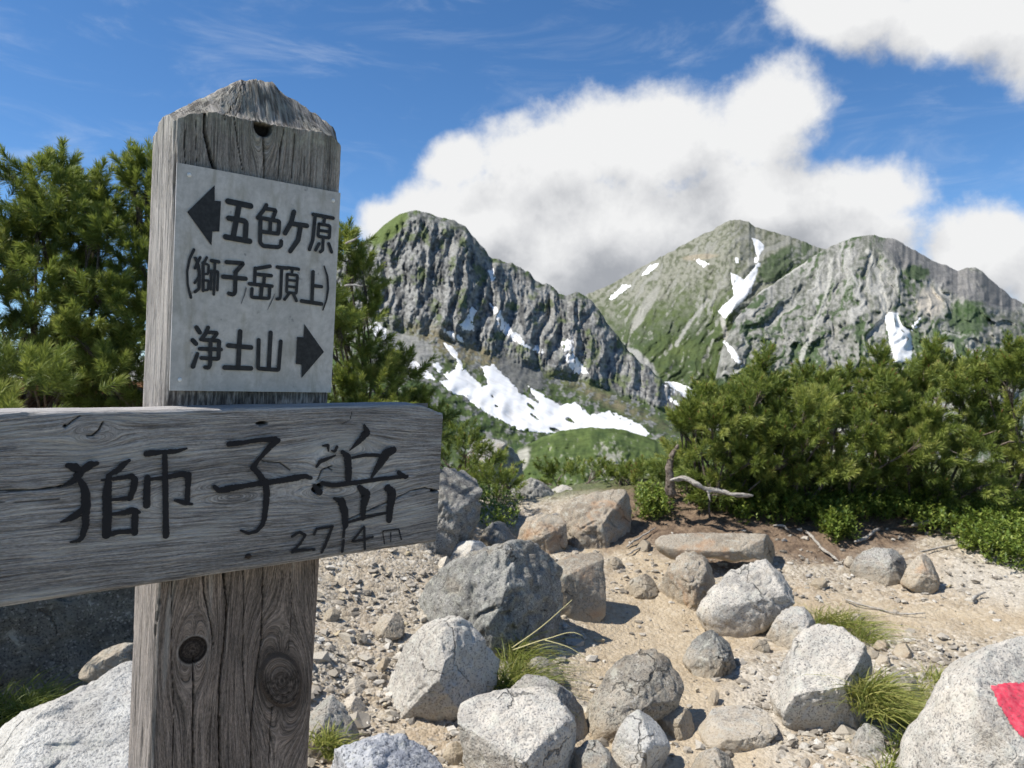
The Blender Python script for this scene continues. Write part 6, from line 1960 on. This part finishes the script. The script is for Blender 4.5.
# ---- leafy ground cover under the pines
def build_cover():
    r_ = np.random.default_rng(31)
    poly = [(662, 480), (700, 470), (770, 462), (850, 470), (960, 492), (1040, 495), (1060, 580), (1000, 572), (965, 556), (945, 540), (925, 537), (880, 522), (830, 528), (800, 530), (745, 527), (722, 512), (690, 505), (672, 500)]
    extra = [[(634, 505), (665, 500), (668, 520), (640, 522)], [(900, 520), (1000, 505), (1040, 520), (1040, 566), (985, 566), (930, 530)], [(468, 470), (520, 500), (518, 540), (486, 540), (470, 510)], [(820, 530), (850, 528), (856, 542), (830, 546)]]
    pts = []
    for pl, nn in [(poly, 9000)] + [(e, 420) for e in extra]:
        pl = np.array(pl, float)
        x = r_.uniform(pl[:, 0].min(), pl[:, 0].max(), nn)
        y = r_.uniform(pl[:, 1].min(), pl[:, 1].max(), nn)
        g = inside(pl, x, y) & (fbm(x * 0.035, y * 0.07, 3.0, 3) > -0.34)
        pts.append(np.stack([x[g], y[g]], 1))
    band = np.array([(684, 502), (715, 492), (800, 494), (905, 504), (930, 512), (905, 520), (862, 526), (800, 520), (745, 522), (705, 514)], float)
    x, y = r_.uniform(684, 930, 2600), r_.uniform(492, 526, 2600)
    g = inside(band, x, y) & (fbm(x * 0.05, y * 0.09, 7.0, 3) > -0.12)
    pts.append(np.stack([x[g], y[g]], 1))
    pts = np.vstack(pts)
    dist = np.linspace(3.5, 8.0, 300)
    p = P(pts[:, :1], pts[:, 1:], dist[None])
    bel = p[..., 2] <= ground_z(p[..., 0], p[..., 1])
    i = np.argmax(bel, 1)
    pos = p[np.arange(len(pts)), i][bel.any(1)]
    m = len(pos)
    pos = pos + np.stack([r_.normal(0, .02, m), r_.normal(0, .05, m), 0.02 + 0.15 * r_.uniform(size=m)], 1)
    nl = 9
    a = r_.uniform(0, 2 * np.pi, (m, nl))
    el = r_.uniform(0.0, 1.0, (m, nl))
    d = np.stack([np.cos(a) * np.cos(el), np.sin(a) * np.cos(el), np.sin(el)], -1)
    base = pos[:, None] + d * 0.004 + np.stack([np.zeros((m, nl)), np.zeros((m, nl)), r_.uniform(-.03, .03, (m, nl))], -1)
    ln = r_.uniform(0.020, 0.036, (m, nl))[..., None]
    sd_ = np.cross(d, np.array([0, 0, 1.0]))
    sd_ /= np.linalg.norm(sd_, axis=-1, keepdims=True) + 1e-9
    up = np.cross(sd_, d)
    V = np.stack([base, base + d * ln * 0.5 + sd_ * ln * 0.27 + up * ln * 0.06, base + d * ln, base + d * ln * 0.5 - sd_ * ln * 0.27 + up * ln * 0.06], 2).reshape(-1, 3)
    Q = np.arange(len(V)).reshape(-1, 4)
    tone = np.repeat(np.clip(0.5 + 0.2 * r_.normal(size=(m, 1)) + 0.15 * r_.normal(size=(m, nl)), 0, 0.92).ravel(), 4)
    tag(mk("ground_cover", V, Q, M_LEAF, smooth=False, attrs={"tone": tone}), kind="stuff")


build_cover()


# ---- grass
def tuft(label, spots, n, length, seed, lean=(0.25, -0.1), w=0.005, tone=0.45, depth=None, dry=0.25):
    r_ = np.random.default_rng(seed)
    A_ = Acc()
    org = None
    for (px, py, rp, d_) in spots:
        d0 = d_ or hit(px, py)
        c = P(px, py, d0)
        org = c if org is None else org
        k = int(n / len(spots))
        for i in range(k):
            o = r_.normal(0, 0.5, 2) * rp * d0 / F
            b = c + np.array([o[0], o[1], -0.03])
            dr = np.array([o[0] * 5 + lean[0] + r_.normal(0, .45), o[1] * 5 + lean[1] + r_.normal(0, .45), 1.1])
            dr /= np.linalg.norm(dr)
            Lb = length * r_.uniform(0.5, 1.2) + 0.03
            hor = np.array([dr[0], dr[1], 0])
            t = np.linspace(0, 1, 6)[:, None]
            pth = b + dr * Lb * t + (hor * 0.75 - np.array([0, 0, 0.42])) * Lb * t ** 2.2
            s = np.cross(dr, r_.normal(size=3))
            s /= np.linalg.norm(s) + 1e-9
            wd = w * (1 - 0.92 * t ** 1.6) * r_.uniform(0.7, 1.2)
            V = np.stack([pth - s * wd / 2, pth + s * wd / 2], 1).reshape(-1, 3)
            tn = np.clip(tone + 0.16 * r_.normal() + np.repeat(t.ravel(), 2) * 0.15, 0, 0.92)
            if r_.uniform() < dry:
                tn = np.clip(tn + 0.3, 0, 0.92)
            A_.add(V, grid_faces(6, 2), None, tn)
    return tag(A_.build("grass_tuft", M_GRASS, None, org), label, "grass tuft", "grass tufts among the rocks")


tuft("green grass tuft with long dry stalks, leaning out beside the pale speckled boulder", [(503, 690, 14, None), (515, 672, 14, None), (512, 655, 10, None), (520, 690, 10, None)], 900, 0.22, 301, lean=(0.3, -0.2))
tuft("yellow-green grass clump spilling over the tall pale block", [(878, 708, 22, None), (890, 714, 20, None), (900, 726, 14, None), (880, 698, 18, None), (866, 690, 16, 3.05), (874, 706, 16, 3.0)], 1500, 0.18, 303, lean=(0.3, -0.4), tone=0.55, dry=0.4)
tuft("grass clump growing behind the top of the tall pale block", [(806, 634, 14, None), (822, 622, 14, None), (838, 620, 16, None), (852, 628, 14, None), (862, 640, 10, None)], 800, 0.17, 305, tone=0.45, lean=(0.2, -0.2))
tuft("small grass clump between the flat grey rock and the huge boulder", [(926, 692, 14, None), (936, 682, 12, None)], 360, 0.13, 307, tone=0.5)
tuft("sparse grass at the bottom edge beside the huge boulder", [(895, 755, 14, 2.8), (888, 768, 14, 2.7), (905, 735, 12, 2.85)], 240, 0.08, 309, tone=0.4)
tuft("mossy grass on the mottled rock beside the lower post", [(325, 735, 14, 2.62), (335, 748, 12, 2.6)], 240, 0.06, 311, tone=0.5)
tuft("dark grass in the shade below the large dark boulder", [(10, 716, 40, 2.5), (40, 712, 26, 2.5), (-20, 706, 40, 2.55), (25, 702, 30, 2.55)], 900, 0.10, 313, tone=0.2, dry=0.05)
tuft("thin grass on the crest between the root ends and the square boulder", [(650, 515, 14, None), (660, 508, 12, None)], 120, 0.09, 315, tone=0.5)


def stalks():
    A_ = Acc()
    for pts in ([(512, 648, 3.35), (540, 628, 3.32), (572, 600, 3.3)], [(513, 650, 3.35), (550, 638, 3.3), (576, 633, 3.28), (583, 636, 3.27)], [(545, 640, 3.3), (570, 648, 3.28), (586, 658, 3.27)]):
        p = spline([P(*q) for q in pts], 16)
        V, Q, T = tube(p, np.linspace(0.0028, 0.0014, 16), 5)
        A_.add(V, Q, T, 0.9)
    m, n, b = material("dry_straw", 0.7, 0.2)
    b.inputs['Base Color'].default_value = (0.52, 0.47, 0.24, 1)
    o = bpy.data.objects["grass_tuft"]
    A_.build("dry_stalk", m, o, np.array(o.location))


stalks()


# ---- dead branches and roots
def branch(label, pts, r0, r1, mat=None, name="dead_branch", group="bleached branches and roots below the pines", lift=0.01):
    q = []
    for p_ in pts:
        px, py = p_[:2]
        d = p_[2] if len(p_) > 2 else hit(px, py + 1.0) - 0.02
        q.append(P(px, py, d) + np.array([0, 0, lift]))
    L = sum(np.linalg.norm(np.subtract(a, b)) for a, b in zip(q[:-1], q[1:]))
    n = max(12, int(L / 0.02))
    pth = spline(q, n)
    sd_ = len(label) * 1.37
    pth[:, 2] += 0.008 * fbm(np.linspace(0, L * 9, n), np.zeros(n), sd_, 3)
    pth[:, 0] += 0.008 * fbm(np.linspace(0, L * 9, n), np.zeros(n), sd_ + 5, 3)
    pth[:, 0] += 0.012 * fbm(np.linspace(0, L * 22, n), np.zeros(n), sd_ + 9, 2)
    rad_ = np.linspace(r0, r1, n) * (0.72 + 0.3 * fbm(np.linspace(0, L * 14, n), np.zeros(n), sd_ + 2, 3))
    rad_[-2:] *= (0.8, 0.45)
    rad_[:2] *= (0.5, 0.85)
    V, Q, T = tube(pth, rad_, 12, 0.5, sd_)
    return tag(mk(name, V, [Q, T], mat or M_DEAD, None, q[0]), label, "branch", group)


branch("dark twisted stump rising at the open end of the pine row", [(672, 498, 5.75), (670, 486, 5.75), (669, 472, 5.75), (672, 458, 5.78), (678, 446, 5.8)], 0.055, 0.022, M_BARK, "tree_stump")
branch("white curving root running from the dark stump below the first pine", [(670, 482, 5.7), (686, 480, 5.65), (697, 486, 5.6), (706, 491, 5.6), (716, 492, 5.6), (734, 496, 5.55), (753, 497, 5.55)], 0.026, 0.02)
branch("short white prong of root hanging below the curving root", [(706, 490, 5.6), (709, 497, 5.58), (711, 503, 5.57)], 0.016, 0.007)
branch("white stick lying on the bank past the end of the flat ledge", [(806, 532), (815, 542), (822, 550), (838, 562)], 0.016, 0.011)
branch("short white root end above the flat ledge", [(773, 527), (782, 527), (788, 532)], 0.013, 0.009)
branch("pale bent root on the soil above the round rock", [(854, 544), (866, 539), (874, 533), (880, 530)], 0.016, 0.014)
branch("long white branch lying in the leafy ground cover", [(912, 531), (930, 527), (948, 523), (966, 519)], 0.02, 0.016, lift=0.04)
branch("thick grey branch arching over the leafy ground cover", [(978, 533), (990, 526), (1000, 521), (1010, 519), (1022, 523)], 0.026, 0.03, lift=0.03)
branch("thick pale root at the frame edge beside the gravel", [(984, 545), (998, 548), (1014, 552), (1040, 556)], 0.03, 0.026, lift=0.03)
branch("thin pale stick lying on the soil above the tan rock", [(920, 553), (940, 549), (962, 545)], 0.009, 0.007)
branch("dry bent twig lying on the brown soil", [(844, 601), (858, 606), (872, 609), (892, 614), (908, 616), (926, 615)], 0.009, 0.005)
branch("dark root fork poking out of the soil below the small pine", [(626, 548), (636, 541), (646, 535), (656, 529)], 0.01, 0.007)
branch("thin root lying beside the square boulder above the sand", [(628, 556), (640, 549), (654, 545)], 0.009, 0.006)
branch("bleached root stub lying in the leaves below the second pine", [(804, 512), (816, 507), (828, 505), (838, 508)], 0.022, 0.014, lift=0.03)
branch("grey splinter of wood on the gravel near the frame edge", [(972, 601), (980, 596), (986, 594)], 0.014, 0.009)
branch("bare dead branch sticking out of the pine at the frame edge", [(966, 440, 5.95), (985, 436, 5.8), (997, 432, 5.72)], 0.012, 0.007, M_BARK)
branch("bare grey branch low in the pine at the frame edge", [(996, 448, 5.9), (1014, 443, 5.7), (1034, 444, 5.7)], 0.012, 0.009, M_BARK)
branch("thin bare twig hanging in the pine near the frame edge", [(932, 450, 5.95), (954, 453, 5.75), (968, 462, 5.7)], 0.008, 0.005, M_BARK)
branch("bleached twig beside the plate edge, in the yellow-tinged pine", [(345, 246, 3.55), (352, 243, 3.55), (358, 238, 3.55)], 0.008, 0.004)
branch("short bleached twig below the first, in the yellow-tinged pine", [(344, 288, 3.55), (352, 287, 3.55), (360, 288, 3.55)], 0.007, 0.004)
